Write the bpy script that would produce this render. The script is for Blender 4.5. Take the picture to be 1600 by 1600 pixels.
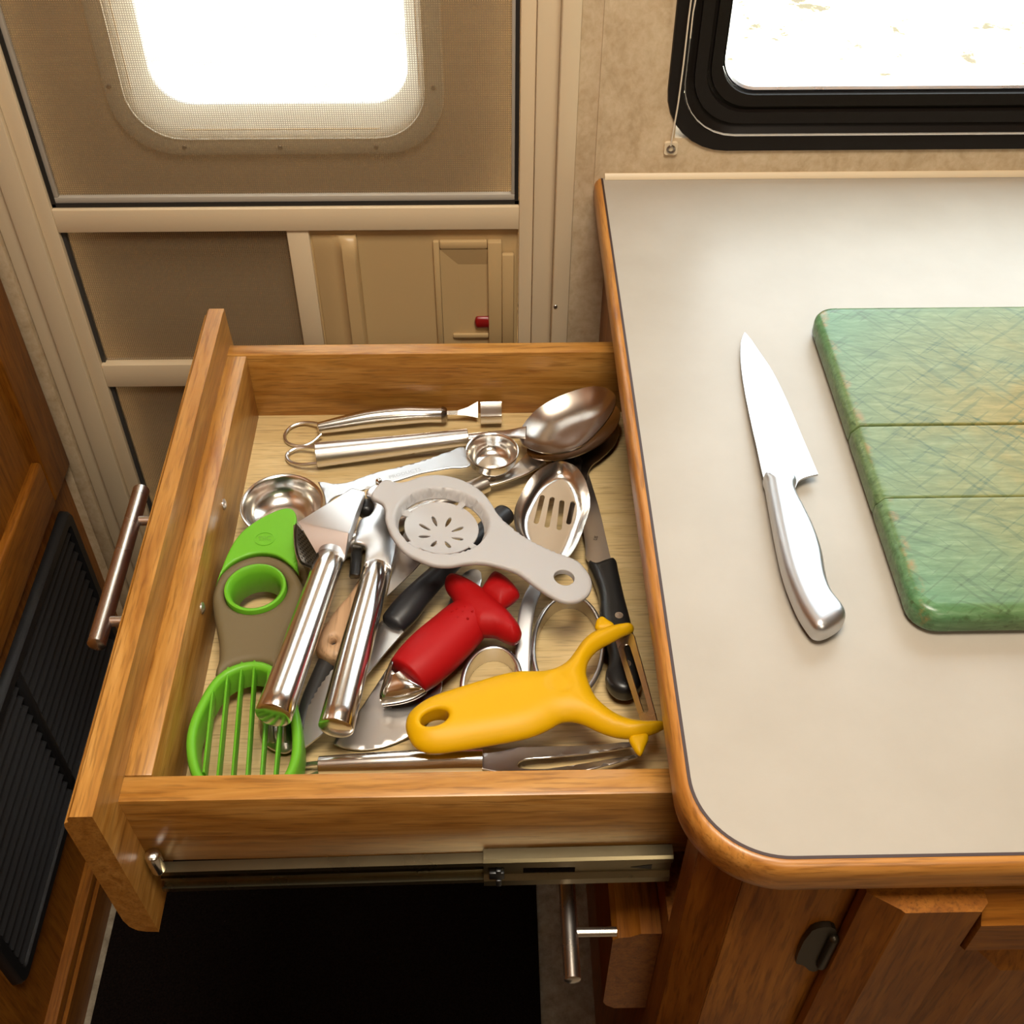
import bpy, bmesh, math, random
import numpy as np
from mathutils import Vector, Matrix
from mathutils.geometry import delaunay_2d_cdt

random.seed(7)
for o in list(bpy.data.objects):
    bpy.data.objects.remove(o)
SC = bpy.context.scene
COL = SC.collection

# ---------------------------------------------------------------- camera
# The room was surveyed from the photograph in units u (counter top z=0, counter edge x=0);
# W() turns a surveyed point into metres with the cabin floor at z=0.
S = 1.25
ZC = 0.85
CAMP = np.array([-0.08658241, -0.42278976, 0.45])
CAMR = np.array([[0.9998, -0.0203, 0.0038], [0.0119, 0.7169, 0.6971], [0.0168, 0.6969, -0.7170]])
FPX = 1797.185


def W(p):
    return Vector((p[0] * S, p[1] * S, p[2] * S + ZC))


cam = bpy.data.cameras.new('camera')
cam.sensor_width = 36.0
cam.lens = 36.0 * FPX / 1600.0
cam.clip_start = 0.01
cam.clip_end = 300
camo = bpy.data.objects.new('camera', cam)
COL.objects.link(camo)
r_, u_, f_ = [Vector(v).normalized() for v in CAMR]
m = Matrix((r_, u_, -f_)).transposed().to_4x4()
m.translation = W(CAMP)
camo.matrix_world = m
SC.camera = camo

# ---------------------------------------------------------------- light and exposure
SC.view_settings.view_transform = 'Standard'
SC.view_settings.look = 'None'
SC.view_settings.exposure = 0.40
SC.view_settings.gamma = 1.0
SC.view_settings.use_curve_mapping = False
try:
    SC.cycles.use_denoising = True
    SC.cycles.max_bounces = 10
    SC.cycles.transparent_max_bounces = 12
    SC.cycles.caustics_reflective = False
    SC.cycles.caustics_refractive = False
    SC.cycles.sample_clamp_indirect = 6.0
except Exception:
    pass
SKY_STRENGTH = 5.2
world = bpy.data.worlds.new('world')
SC.world = world
world.use_nodes = True
wn = world.node_tree.nodes
wn.clear()
wo = wn.new('ShaderNodeOutputWorld')
wb = wn.new('ShaderNodeBackground')
wb.inputs['Color'].default_value = (0.84, 0.94, 1.0, 1)
wb.inputs['Strength'].default_value = SKY_STRENGTH
world.node_tree.links.new(wb.outputs[0], wo.inputs[0])


def area(name, loc, target, sx, sy, power, color, portal=False):
    L = bpy.data.lights.new(name, 'AREA')
    L.shape = 'RECTANGLE'
    L.size = sx
    L.size_y = sy
    L.energy = power
    L.color = color
    o = bpy.data.objects.new(name, L)
    COL.objects.link(o)
    o.location = W(loc)
    d = (W(target) - W(loc)).normalized()
    o.rotation_euler = d.to_track_quat('-Z', 'Y').to_euler()
    if portal:
        L.cycles.is_portal = True
    return o


area('daylight_portal', (0.33, 0.43, 0.32), (0.33, 0.0, 0.32), 0.74, 0.80, 1, (1, 1, 1), True)
area('daylight_portal', (-0.245, 0.455, 0.32), (-0.245, 0.0, 0.32), 0.32, 0.80, 1, (1, 1, 1), True)
sun = bpy.data.lights.new('sun', 'SUN')
sun.energy = 40.0
sun.angle = math.radians(0.6)
suno = bpy.data.objects.new('sun', sun)
COL.objects.link(suno)
suno.rotation_euler = Vector((-0.80, 0.04, -0.60)).to_track_quat('-Z', 'Y').to_euler()
OVERHEAD_FILL = area('overhead_fill', (-0.05, -0.22, 0.985), (-0.05, -0.20, 0), 0.46, 0.46, 17.0, (1.0, 0.91, 0.77))  # unseen fill light added above the drawer
REAR_FILL = area('rear_fill', (0.25, -1.05, 0.98), (0.1, -0.6, 0), 0.6, 0.4, 9.0, (1.0, 0.86, 0.66))  # unseen fill light added behind the camera


# ---------------------------------------------------------------- survey helpers
def ray(u, v):
    return CAMR.T @ np.array([(u - 800) / FPX, -(v - 800) / FPX, 1.0])


def atz(u, v, z):
    d = ray(u, v)
    return CAMP + d * (z - CAMP[2]) / d[2]


def aty(u, v, y):
    d = ray(u, v)
    return CAMP + d * (y - CAMP[1]) / d[1]


def atx(u, v, x):
    d = ray(u, v)
    return CAMP + d * (x - CAMP[0]) / d[0]


class Plane:
    """A drawing plane in the room: horizontal at z, or through three surveyed points."""

    def __init__(s, a, b=None, c=None):
        if b is None:
            s.o = atz(a[0], a[1], a[2])
            s.n = np.array([0, 0, 1.0])
        else:
            P = [atz(*q) for q in (a, b, c)]
            s.o = P[0]
            n = np.cross(P[1] - P[0], P[2] - P[0])
            n /= np.linalg.norm(n)
            s.n = n if n[2] > 0 else -n
        s.ex = np.cross([0, 1.0, 0], s.n)
        s.ex /= np.linalg.norm(s.ex)
        s.ey = np.cross(s.n, s.ex)

    def at(s, u, v):
        d = ray(u, v)
        return CAMP + d * (s.n @ (s.o - CAMP)) / (s.n @ d)

    def loc(s, u, v):
        q = s.at(u, v) - s.o
        return np.array([q @ s.ex, q @ s.ey])

    def locs(s, pts):
        return np.array([s.loc(p[0], p[1]) for p in pts])

    def P(s, x, y, h=0.0):
        return s.o + s.ex * x + s.ey * y + s.n * h


def zplane(z):
    p = Plane((800, 900, z))
    return p


# ---------------------------------------------------------------- mesh helpers
ROOT = {}


def empty(name, loc, label=None, cat=None, group=None, kind=None):
    o = bpy.data.objects.new(name, None)
    o.empty_display_size = 0.02
    COL.objects.link(o)
    o.location = W(loc)
    ROOT[o.name] = np.array(W(loc))
    tag(o, label, cat, group, kind)
    return o


def tag(o, label=None, cat=None, group=None, kind=None):
    if label:
        o['label'] = label
    if cat:
        o['category'] = cat
    if group:
        o['group'] = group
    if kind:
        o['kind'] = kind
    return o


class MB:
    def __init__(s):
        s.v = []
        s.f = []

    def add(s, vs, fs):
        n = len(s.v)
        s.v.extend([tuple(map(float, p)) for p in vs])
        s.f.extend([tuple(i + n for i in f) for f in fs])
        return s


def obj(name, mb, mat, parent=None, smooth=35, bevel=0, seg=2, label=None, cat=None, group=None, kind=None, fix=True):
    """ONE mesh object from surveyed vertices; parent is an Empty or a part."""
    V = np.array([tuple(W(p)) for p in mb.v])
    if parent is not None:
        base = ROOT[parent.name]
    else:
        base = np.array([(V[:, 0].min() + V[:, 0].max()) / 2, (V[:, 1].min() + V[:, 1].max()) / 2, V[:, 2].min()])
    me = bpy.data.meshes.new(name)
    me.from_pydata((V - base).tolist(), [], mb.f)
    bm = bmesh.new()
    bm.from_mesh(me)
    if fix:
        bmesh.ops.recalc_face_normals(bm, faces=bm.faces)
    if bevel:
        ed = [e for e in bm.edges if len(e.link_faces) == 2 and e.calc_face_angle(0) > 0.6]
        bmesh.ops.bevel(bm, geom=ed, offset=bevel * S, segments=seg, profile=0.5, affect='EDGES', clamp_overlap=True)
    bm.to_mesh(me)
    bm.free()
    if smooth:
        me.shade_smooth()
        me.set_sharp_from_angle(angle=math.radians(smooth))
    me.materials.append(mat)
    o = bpy.data.objects.new(name, me)
    COL.objects.link(o)
    if parent is None:
        o.location = base
    else:
        o.parent = parent
    ROOT[o.name] = base
    tag(o, label, cat, group, kind)
    return o


BOXF = [(0, 3, 2, 1), (4, 5, 6, 7), (0, 1, 5, 4), (1, 2, 6, 5), (2, 3, 7, 6), (3, 0, 4, 7)]


def box(x0, x1, y0, y1, z0, z1, mb=None):
    mb = mb or MB()
    return mb.add([(x0, y0, z0), (x1, y0, z0), (x1, y1, z0), (x0, y1, z0), (x0, y0, z1), (x1, y0, z1), (x1, y1, z1), (x0, y1, z1)], BOXF)


def box8(pts, mb=None):
    mb = mb or MB()
    return mb.add(pts, BOXF)


def prism_y(poly, y0, y1, mb=None):
    """polygon in (x,z) swept along y"""
    mb = mb or MB()
    n = len(poly)
    vs = [(x, y0, z) for x, z in poly] + [(x, y1, z) for x, z in poly]
    fs = [tuple(range(n)), tuple(range(2 * n - 1, n - 1, -1))] + [(i, (i + 1) % n, n + (i + 1) % n, n + i) for i in range(n)]
    return mb.add(vs, fs)


def prism_x(poly, x0, x1, mb=None, dz=0.0, dy=0.0):
    """polygon in (y,z) swept along x (dz, dy: drift from x0 to x1)"""
    mb = mb or MB()
    n = len(poly)
    vs = [(x0, y, z) for y, z in poly] + [(x1, y + dy, z + dz) for y, z in poly]
    fs = [tuple(range(n)), tuple(range(2 * n - 1, n - 1, -1))] + [(i, (i + 1) % n, n + (i + 1) % n, n + i) for i in range(n)]
    return mb.add(vs, fs)


def prism_z(poly, z0, z1, mb=None):
    mb = mb or MB()
    n = len(poly)
    vs = [(x, y, z0) for x, y in poly] + [(x, y, z1) for x, y in poly]
    fs = [tuple(range(n)), tuple(range(2 * n - 1, n - 1, -1))] + [(i, (i + 1) % n, n + (i + 1) % n, n + i) for i in range(n)]
    return mb.add(vs, fs)


def smooth_closed(pts, k=4):
    """closed smooth curve; a point with a third value is a sharp corner"""
    P = np.array([p[:2] for p in pts], float)
    sh = [len(p) > 2 for p in pts]
    n = len(P)
    T = np.zeros_like(P)
    for i in range(n):
        if not sh[i]:
            a, b = P[i - 1], P[(i + 1) % n]
            d = b - a
            L = np.linalg.norm(d) + 1e-12
            T[i] = d / L
    out = []
    for i in range(n):
        j = (i + 1) % n
        L = np.linalg.norm(P[j] - P[i])
        for t in np.arange(k) / k:
            h = np.array([2 * t**3 - 3 * t**2 + 1, t**3 - 2 * t**2 + t, -2 * t**3 + 3 * t**2, t**3 - t**2])
            if sh[i] and sh[j]:
                out.append(P[i] * (1 - t) + P[j] * t)
            else:
                out.append(h[0] * P[i] + h[1] * T[i] * L + h[2] * P[j] + h[3] * T[j] * L)
    return np.array(out)


def smooth_open(pts, k=6):
    P = np.array(pts, float)
    n = len(P)
    out = []
    for i in range(n - 1):
        p0 = P[max(i - 1, 0)]
        p1, p2 = P[i], P[i + 1]
        p3 = P[min(i + 2, n - 1)]
        for t in np.arange(k) / k:
            out.append(0.5 * (2 * p1 + (p2 - p0) * t + (2 * p0 - 5 * p1 + 4 * p2 - p3) * t**2 + (3 * p1 - p0 - 3 * p2 + p3) * t**3))
    out.append(P[-1])
    return np.array(out)


def inside(poly, q):
    x, y = q[:, 0], q[:, 1]
    c = np.zeros(len(q), bool)
    n = len(poly)
    for i in range(n):
        x0, y0 = poly[i]
        x1, y1 = poly[(i + 1) % n]
        if y0 == y1:
            continue
        cr = ((y0 > y) != (y1 > y)) & (x < (x1 - x0) * (y - y0) / (y1 - y0) + x0)
        c ^= cr
    return c


def segdist(q, loops):
    d = np.full(len(q), 1e9)
    for L in loops:
        A = L
        B = np.roll(L, -1, axis=0)
        for a, b in zip(A, B):
            ab = b - a
            t = np.clip(((q - a) @ ab) / (ab @ ab + 1e-18), 0, 1)
            e = q - a - t[:, None] * ab
            d = np.minimum(d, np.sqrt((e * e).sum(1)))
    return d


def drop(d, r):
    if r <= 0:
        return np.zeros_like(d)
    t = np.clip(d, 0, r)
    return r - np.sqrt(np.maximum(r * r - (r - t) ** 2, 0))


def pillow(plane, outer, holes=(), top=None, bot=None, spacing=0.0025, r=0.001, mb=None):
    """Solid sheet on a plane: outline and holes in plane coordinates, top(d, xy) and bot(d, xy) give heights;
    d is the distance from the nearest edge."""
    loops = [np.asarray(outer, float)] + [np.asarray(h, float) for h in holes]
    B = []
    edges = []
    for L in loops:
        n0 = len(B)
        B.extend(L.tolist())
        edges += [(n0 + i, n0 + (i + 1) % len(L)) for i in range(len(L))]
    nb = len(B)
    cand = []
    offs = [r * k for k in (0.06, 0.25, 0.55, 1.0, 1.45)] if r > 0 else []
    for li, L in enumerate(loops):
        nx = np.roll(L, -1, 0) - np.roll(L, 1, 0)
        nx = np.stack([-nx[:, 1], nx[:, 0]], 1)
        nx /= (np.linalg.norm(nx, axis=1)[:, None] + 1e-12)
        for o in offs:
            for sgn in (1, -1):
                q = L + nx * o * sgn
                ok = inside(loops[0], q)
                for H in loops[1:]:
                    ok &= ~inside(H, q)
                q = q[ok]
                if len(q):
                    dd = segdist(q, loops)
                    cand.append(q[dd > 0.9 * o])
    mn, mx = loops[0].min(0), loops[0].max(0)
    gx = np.arange(mn[0], mx[0], spacing)
    gy = np.arange(mn[1], mx[1], spacing * 0.87)
    G = np.array([(x + (0.5 * spacing if j % 2 else 0), y) for j, y in enumerate(gy) for x in gx])
    if len(G):
        ok = inside(loops[0], G)
        for H in loops[1:]:
            ok &= ~inside(H, G)
        G = G[ok]
        if len(G):
            G = G[segdist(G, loops) > max(r * 1.75, spacing * 0.45)]
            cand.append(G)
    I = np.concatenate(cand) if cand else np.zeros((0, 2))
    if len(I):
        key = np.round(I / (spacing * 0.12)).astype(np.int64)
        _, ix = np.unique(key, axis=0, return_index=True)
        I = I[np.sort(ix)]
    A = np.concatenate([np.array(B), I]) if len(I) else np.array(B)
    SCL = 100.0
    res = delaunay_2d_cdt([Vector(p * SCL) for p in A], edges, [], 0, 1e-7)
    V = np.array([tuple(p) for p in res[0]]) / SCL
    F = res[2]
    orig = res[3]
    cen = np.array([V[list(f)].mean(0) for f in F])
    ok = inside(loops[0], cen)
    for H in loops[1:]:
        ok &= ~inside(H, cen)
    F = [f for f, k in zip(F, ok) if k]
    d = segdist(V, loops)
    d[d < 1e-7] = 0
    zt = top(d, V)
    zb = bot(d, V)
    mb = mb or MB()
    n = len(V)
    vs = [plane.P(V[i, 0], V[i, 1], zt[i]) for i in range(n)] + [plane.P(V[i, 0], V[i, 1], zb[i]) for i in range(n)]
    fs = [tuple(f) for f in F] + [tuple(i + n for i in reversed(f)) for f in F]
    cnt = {}
    for f in F:
        for a, b in zip(f, f[1:] + f[:1] if isinstance(f, list) else tuple(f[1:]) + (f[0],)):
            cnt[(a, b)] = 1
    for (a, b) in list(cnt):
        if (b, a) not in cnt:
            fs.append((b, a, a + n, b + n))
    # drop unused vertices
    used = sorted({i for f in fs for i in f})
    mp = {o: k for k, o in enumerate(used)}
    return mb.add([vs[i] for i in used], [tuple(mp[i] for i in f) for f in fs])


def plate(t=0.002, r=0.0008, dome=0.0, w=0.01, botdome=0.0, extra=None):
    """top and bottom height functions of a rounded plate"""
    def top(d, q):
        h = t / 2 - drop(d, r) + dome * (1 - (1 - np.clip(d / w, 0, 1)) ** 2)
        return h + (extra(q) if extra else 0)

    def bot(d, q):
        h = -t / 2 + drop(d, r) - botdome * (1 - (1 - np.clip(d / w, 0, 1)) ** 2)
        return h + (extra(q) if extra else 0)
    return dict(top=top, bot=bot, r=r)


def inflate(R, flat=1.0, base=0.0):
    """half-round section of radius R, squashed by flat"""
    def top(d, q):
        t = np.clip(d, 0, R)
        return base + flat * np.sqrt(np.maximum(R * R - (R - t) ** 2, 0)) + 1e-5

    def bot(d, q):
        t = np.clip(d, 0, R)
        return base - flat * np.sqrt(np.maximum(R * R - (R - t) ** 2, 0)) - 1e-5
    return dict(top=top, bot=bot, r=R)


def loft(path, rad, up=(0, 0, 1), nseg=16, power=2.0, caps=True, closed=False, mb=None):
    """tube through 3D points; rad = list of (half width, half height)"""
    P = np.array(path, float)
    n = len(P)
    if np.isscalar(rad):
        rad = [(rad, rad)] * n
    rad = [(q, q) if np.isscalar(q) else q for q in rad]
    vs = []
    prev = None
    for i in range(n):
        if closed:
            t = P[(i + 1) % n] - P[i - 1]
        else:
            t = P[min(i + 1, n - 1)] - P[max(i - 1, 0)]
        t /= np.linalg.norm(t) + 1e-12
        sd = np.cross(t, np.array(up, float))
        if np.linalg.norm(sd) < 0.15 and prev is not None:
            sd = prev - t * (prev @ t)
        sd /= np.linalg.norm(sd) + 1e-12
        prev = sd
        nn = np.cross(sd, t)
        a, b = rad[i]
        for k in range(nseg):
            th = 2 * math.pi * k / nseg
            c, s_ = math.cos(th), math.sin(th)
            e = 2.0 / power
            vs.append(P[i] + sd * a * math.copysign(abs(c) ** e, c) + nn * b * math.copysign(abs(s_) ** e, s_))
    fs = []
    m_ = n if closed else n - 1
    for i in range(m_):
        j = (i + 1) % n
        for k in range(nseg):
            l = (k + 1) % nseg
            fs.append((i * nseg + k, i * nseg + l, j * nseg + l, j * nseg + k))
    if caps and not closed:
        fs.append(tuple(range(nseg - 1, -1, -1)))
        fs.append(tuple((n - 1) * nseg + k for k in range(nseg)))
    mb = mb or MB()
    return mb.add(vs, fs)


def round_ends(path, rad, k=4, e=1.0):
    """adds rounded end stations to a loft"""
    P = [np.array(p, float) for p in path]
    R = [(q, q) if np.isscalar(q) else q for q in rad]

    def cap(p, q, rr):
        d = p - q
        d /= np.linalg.norm(d)
        out = []
        m_ = min(rr)
        for t in np.linspace(0.02, 1, k + 1)[:-1]:
            s_ = math.sqrt(1 - (1 - t) ** 2)
            out.append((p + d * m_ * e * (1 - t), (rr[0] * s_, rr[1] * s_)))
        return out
    a = cap(P[0], P[1], R[0])
    b = cap(P[-1], P[-2], R[-1])
    P2 = [x[0] for x in a] + P + [x[0] for x in reversed(b)]
    R2 = [x[1] for x in a] + R + [x[1] for x in reversed(b)]
    return P2, R2


def lathe(plane, cx, cy, prof, nseg=40, sx=1.0, sy=1.0, mb=None, closed=True):
    """revolve (radius, height) profile about the plane's normal; closed profile loop"""
    mb = mb or MB()
    n = len(prof)
    vs = []
    for k in range(nseg):
        th = 2 * math.pi * k / nseg
        for rr, h in prof:
            vs.append(plane.P(cx + rr * sx * math.cos(th), cy + rr * sy * math.sin(th), h))
    fs = []
    m_ = n if closed else n - 1
    for k in range(nseg):
        l = (k + 1) % nseg
        for i in range(m_):
            j = (i + 1) % n
            fs.append((k * n + i, l * n + i, l * n + j, k * n + j))
    return mb.add(vs, fs)


def disc(center, normal, r, t, nseg=18, mb=None, dome=0.0):
    c = np.array(center, float)
    n = np.array(normal, float)
    n /= np.linalg.norm(n)
    a = np.cross(n, [0.3, 0.9, 0.31])
    a /= np.linalg.norm(a)
    b = np.cross(n, a)
    rows = [(r, 0), (r, t * 0.6), (r * 0.86, t * 0.9), (r * 0.45, t + dome), (0.01 * r, t + dome * 1.2)]
    vs = []
    for rr, h in rows:
        for k in range(nseg):
            th = 2 * math.pi * k / nseg
            vs.append(c + (a * math.cos(th) + b * math.sin(th)) * rr + n * h)
    fs = [(i * nseg + k, i * nseg + (k + 1) % nseg, (i + 1) * nseg + (k + 1) % nseg, (i + 1) * nseg + k) for i in range(len(rows) - 1) for k in range(nseg)]
    fs.append(tuple((len(rows) - 1) * nseg + k for k in range(nseg)))
    fs.append(tuple(range(nseg - 1, -1, -1)))
    mb = mb or MB()
    return mb.add(vs, fs)


def text_mb(plane, s, u, v, ang, size, h, depth=0.0003):
    """lettering as thin solid on a plane; (u,v) photo centre, ang in plane radians, size in u"""
    cu = bpy.data.curves.new('lettering', 'FONT')
    cu.body = s
    cu.size = 1.0
    cu.align_x = 'CENTER'
    cu.align_y = 'CENTER'
    cu.resolution_u = 2
    cu.extrude = 0.0
    t = bpy.data.objects.new('lettering', cu)
    COL.objects.link(t)
    dg = bpy.context.evaluated_depsgraph_get()
    me = bpy.data.meshes.new_from_object(t.evaluated_get(dg))
    c = plane.loc(u, v)
    ca, sa = math.cos(ang), math.sin(ang)
    vs = [plane.P(c[0] + size * (p.co.x * ca - p.co.y * sa), c[1] + size * (p.co.x * sa + p.co.y * ca), h) for p in me.vertices]
    fs = [tuple(p.vertices) for p in me.polygons]
    bpy.data.objects.remove(t)
    return MB().add(vs, fs)


# ---------------------------------------------------------------- materials
def mat(name, color, rough=0.5, metal=0.0, spec=0.5, coat=0.0):
    m_ = bpy.data.materials.new(name)
    m_.use_nodes = True
    b = m_.node_tree.nodes['Principled BSDF']
    b.inputs['Base Color'].default_value = (*color, 1)
    b.inputs['Roughness'].default_value = rough
    b.inputs['Metallic'].default_value = metal
    b.inputs['Specular IOR Level'].default_value = spec
    b.inputs['Coat Weight'].default_value = coat
    return m_


def nodes(m_):
    t = m_.node_tree
    return t, t.nodes, t.links, t.nodes['Principled BSDF']


def coords(N, L, scale=(1, 1, 1), rot=(0, 0, 0)):
    g = N.new('ShaderNodeNewGeometry')
    src = g.outputs['Position']
    if any(rot):
        m0 = N.new('ShaderNodeMapping')
        m0.inputs['Rotation'].default_value = rot
        L.new(src, m0.inputs['Vector'])
        src = m0.outputs['Vector']
    mp = N.new('ShaderNodeMapping')
    mp.inputs['Scale'].default_value = scale
    L.new(src, mp.inputs['Vector'])
    return mp.outputs['Vector']


def noise(N, L, vec, scale, detail=4, rough=0.55, dist=0.0):
    n = N.new('ShaderNodeTexNoise')
    n.inputs['Scale'].default_value = scale
    n.inputs['Detail'].default_value = detail
    n.inputs['Roughness'].default_value = rough
    n.inputs['Distortion'].default_value = dist
    L.new(vec, n.inputs['Vector'])
    return n.outputs['Fac']


def ramp(N, L, fac, stops):
    r = N.new('ShaderNodeValToRGB')
    e = r.color_ramp.elements
    while len(e) < len(stops):
        e.new(0.5)
    for k, (p, c) in enumerate(stops):
        e[k].position = p
        e[k].color = (*c, 1) if len(c) == 3 else c
    L.new(fac, r.inputs['Fac'])
    return r.outputs['Color']


def mix(N, L, fac, a, b, mode='MIX'):
    x = N.new('ShaderNodeMix')
    x.data_type = 'RGBA'
    x.blend_type = mode
    for val, idx in ((fac, 0), (a, 6), (b, 7)):
        if hasattr(val, 'links'):
            L.new(val, x.inputs[idx])
        elif idx == 0:
            x.inputs[0].default_value = val
        else:
            x.inputs[idx].default_value = (*val, 1)
    return x.outputs[2]


def bump(N, L, b, height, strength=0.2, dist=0.001):
    n = N.new('ShaderNodeBump')
    n.inputs['Strength'].default_value = strength
    n.inputs['Distance'].default_value = dist
    L.new(height, n.inputs['Height'])
    L.new(n.outputs['Normal'], b.inputs['Normal'])


def oak(name, axis, light, mid, dark, rough=0.38, seed=0.0):
    """honey oak: long grain figure, cathedral waves and short dark pores along one axis"""
    m_ = mat(name, mid, rough)
    t, N, L, b = nodes(m_)
    st = {'x': (0.10, 1, 1), 'y': (1, 0.10, 1), 'z': (1, 1, 0.10)}[axis]
    v = coords(N, L, st)
    sh = N.new('ShaderNodeVectorMath')
    sh.operation = 'ADD'
    sh.inputs[1].default_value = (seed, seed * 0.7, seed * 1.3)
    L.new(v, sh.inputs[0])
    v = sh.outputs[0]
    figure = noise(N, L, v, 55, 4, 0.6, 2.2)
    base = ramp(N, L, figure, [(0.30, dark), (0.50, mid), (0.72, light)])
    st2 = {'x': (0.06, 1, 1), 'y': (1, 0.06, 1), 'z': (1, 1, 0.06)}[axis]
    v2 = coords(N, L, st2)
    pores = noise(N, L, v2, 520, 2, 0.6)
    pm = ramp(N, L, pores, [(0.52, (0, 0, 0)), (0.64, (1, 1, 1))])
    c = mix(N, L, pm, base, tuple(x * 0.45 for x in dark))
    pf = N.new('ShaderNodeMath')
    pf.operation = 'MULTIPLY'
    pf.inputs[1].default_value = 0.62
    L.new(pm, pf.inputs[0])
    c = mix(N, L, pf.outputs[0], base, tuple(x * 0.5 for x in dark))
    fine = noise(N, L, v2, 170, 2, 0.5)
    c = mix(N, L, 0.30, c, ramp(N, L, fine, [(0.3, dark), (0.7, light)]))
    L.new(c, b.inputs['Base Color'])
    bump(N, L, b, pores, 0.12, 0.0006)
    return m_


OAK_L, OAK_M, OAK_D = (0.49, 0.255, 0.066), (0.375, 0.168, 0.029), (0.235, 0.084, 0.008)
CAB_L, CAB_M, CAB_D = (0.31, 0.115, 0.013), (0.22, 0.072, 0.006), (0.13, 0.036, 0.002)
oak_x = oak('oak_grain_across', 'x', OAK_L, OAK_M, OAK_D, 0.36)
oak_y = oak('oak_grain_deep', 'y', OAK_L, OAK_M, OAK_D, 0.36, 3.1)
oak_z = oak('oak_grain_upright', 'z', OAK_L, OAK_M, OAK_D, 0.38, 5.7)
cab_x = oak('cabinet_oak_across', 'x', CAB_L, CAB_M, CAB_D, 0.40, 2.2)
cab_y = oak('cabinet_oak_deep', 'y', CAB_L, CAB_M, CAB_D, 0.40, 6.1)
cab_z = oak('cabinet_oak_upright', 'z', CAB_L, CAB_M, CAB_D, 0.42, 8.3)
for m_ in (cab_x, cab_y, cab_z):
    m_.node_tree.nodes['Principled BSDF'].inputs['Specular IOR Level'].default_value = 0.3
birch = oak('birch_ply', 'x', (0.64, 0.48, 0.245), (0.57, 0.41, 0.19), (0.48, 0.33, 0.14), 0.42, 1.4)
pale_wood = oak('pale_beech_handle', 'y', (0.62, 0.40, 0.23), (0.55, 0.33, 0.18), (0.42, 0.24, 0.12), 0.5, 9.0)


def steel(name, color=(0.72, 0.69, 0.65), rough=0.2, smear=0.10):
    m_ = mat(name, color, rough, 1.0)
    t, N, L, b = nodes(m_)
    v = coords(N, L, (1, 1, 1))
    n = noise(N, L, v, 35, 2, 0.5)
    mr = N.new('ShaderNodeMapRange')
    mr.inputs['To Min'].default_value = rough * (1 - smear)
    mr.inputs['To Max'].default_value = rough * (1 + smear)
    L.new(n, mr.inputs['Value'])
    L.new(mr.outputs[0], b.inputs['Roughness'])
    return m_


steel_polish = steel('polished_steel', (0.74, 0.71, 0.67), 0.19)
steel_satin = steel('satin_steel', (0.70, 0.67, 0.64), 0.28)
steel_brush = steel('brushed_steel', (0.56, 0.56, 0.57), 0.36)
spoon_steel = steel('dark_reflection_steel', (0.40, 0.34, 0.29), 0.24)  # base darkened to imitate a dark room mirrored in the bowls
steel_cast = steel('cast_alloy', (0.74, 0.74, 0.75), 0.33)
steel_worn = steel('worn_blade_steel', (0.60, 0.57, 0.54), 0.30)
steel_dark = steel('dark_steel', (0.33, 0.29, 0.26), 0.26)
sieve_metal = steel('blackened_sieve_metal', (0.10, 0.09, 0.075), 0.35)
rail_metal = steel('zinc_rail', (0.25, 0.21, 0.125), 0.28)
nickel = steel('brushed_nickel', (0.70, 0.65, 0.60), 0.27)
black_rubber = mat('black_rubber_grip', (0.012, 0.012, 0.014), 0.42)
black_plastic = mat('black_plastic', (0.010, 0.010, 0.010), 0.35)
charcoal_plastic = mat('charcoal_plastic', (0.035, 0.033, 0.032), 0.45)
green_plastic = mat('leaf_green_plastic', (0.125, 0.375, 0.020), 0.40, spec=0.25)
grey_grip = mat('warm_grey_rubber', (0.118, 0.084, 0.034), 0.66)
yellow_plastic = mat('yellow_plastic', (0.57, 0.315, 0.0005), 0.45, spec=0.22)
red_plastic = mat('red_plastic', (0.32, 0.004, 0.005), 0.50, spec=0.18)
white_plastic = mat('ivory_plastic', (0.385, 0.368, 0.360), 0.36, spec=0.3)
for m_, w_, col_ in ((green_plastic, 0.06, (0.2, 0.6, 0.02)), (white_plastic, 0.10, (0.9, 0.6, 0.4))):
    b_ = m_.node_tree.nodes['Principled BSDF']
    b_.inputs['Subsurface Weight'].default_value = w_
    b_.inputs['Subsurface Radius'].default_value = (0.004, 0.002, 0.001)
    b_.inputs['Subsurface Scale'].default_value = 1.0
ink = mat('grey_ink', (0.34, 0.34, 0.35), 0.5)
seam_dark = mat('dark_glue_line', (0.035, 0.014, 0.010), 0.6)

# laminate, wall covering, paints
laminate = mat('cream_laminate', (0.45, 0.40, 0.33), 0.36, spec=0.40)
t, N, L, b = nodes(laminate)
v = coords(N, L)
lf = noise(N, L, v, 14, 5, 0.6)
L.new(ramp(N, L, lf, [(0.35, (0.340, 0.302, 0.250)), (0.65, (0.362, 0.324, 0.272))]), b.inputs['Base Color'])
lr = noise(N, L, v, 700, 3, 0.6)
bump(N, L, b, lr, 0.05, 0.0004)

wallpaper = mat('mottled_wallpaper', (0.46, 0.35, 0.22), 0.75, spec=0.25)
t, N, L, b = nodes(wallpaper)
v = coords(N, L, (1, 1, 0.8))
n1 = noise(N, L, v, 26, 6, 0.65, 0.8)
n2 = noise(N, L, v, 150, 4, 0.6, 0.4)
c1 = ramp(N, L, n1, [(0.33, (0.42, 0.305, 0.17)), (0.5, (0.54, 0.405, 0.25)), (0.68, (0.63, 0.50, 0.33))])
c2 = ramp(N, L, n2, [(0.35, (0.36, 0.26, 0.15)), (0.65, (0.54, 0.43, 0.30))])
L.new(mix(N, L, 0.4, c1, c2), b.inputs['Base Color'])
bump(N, L, b, n2, 0.12, 0.0008)

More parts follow.
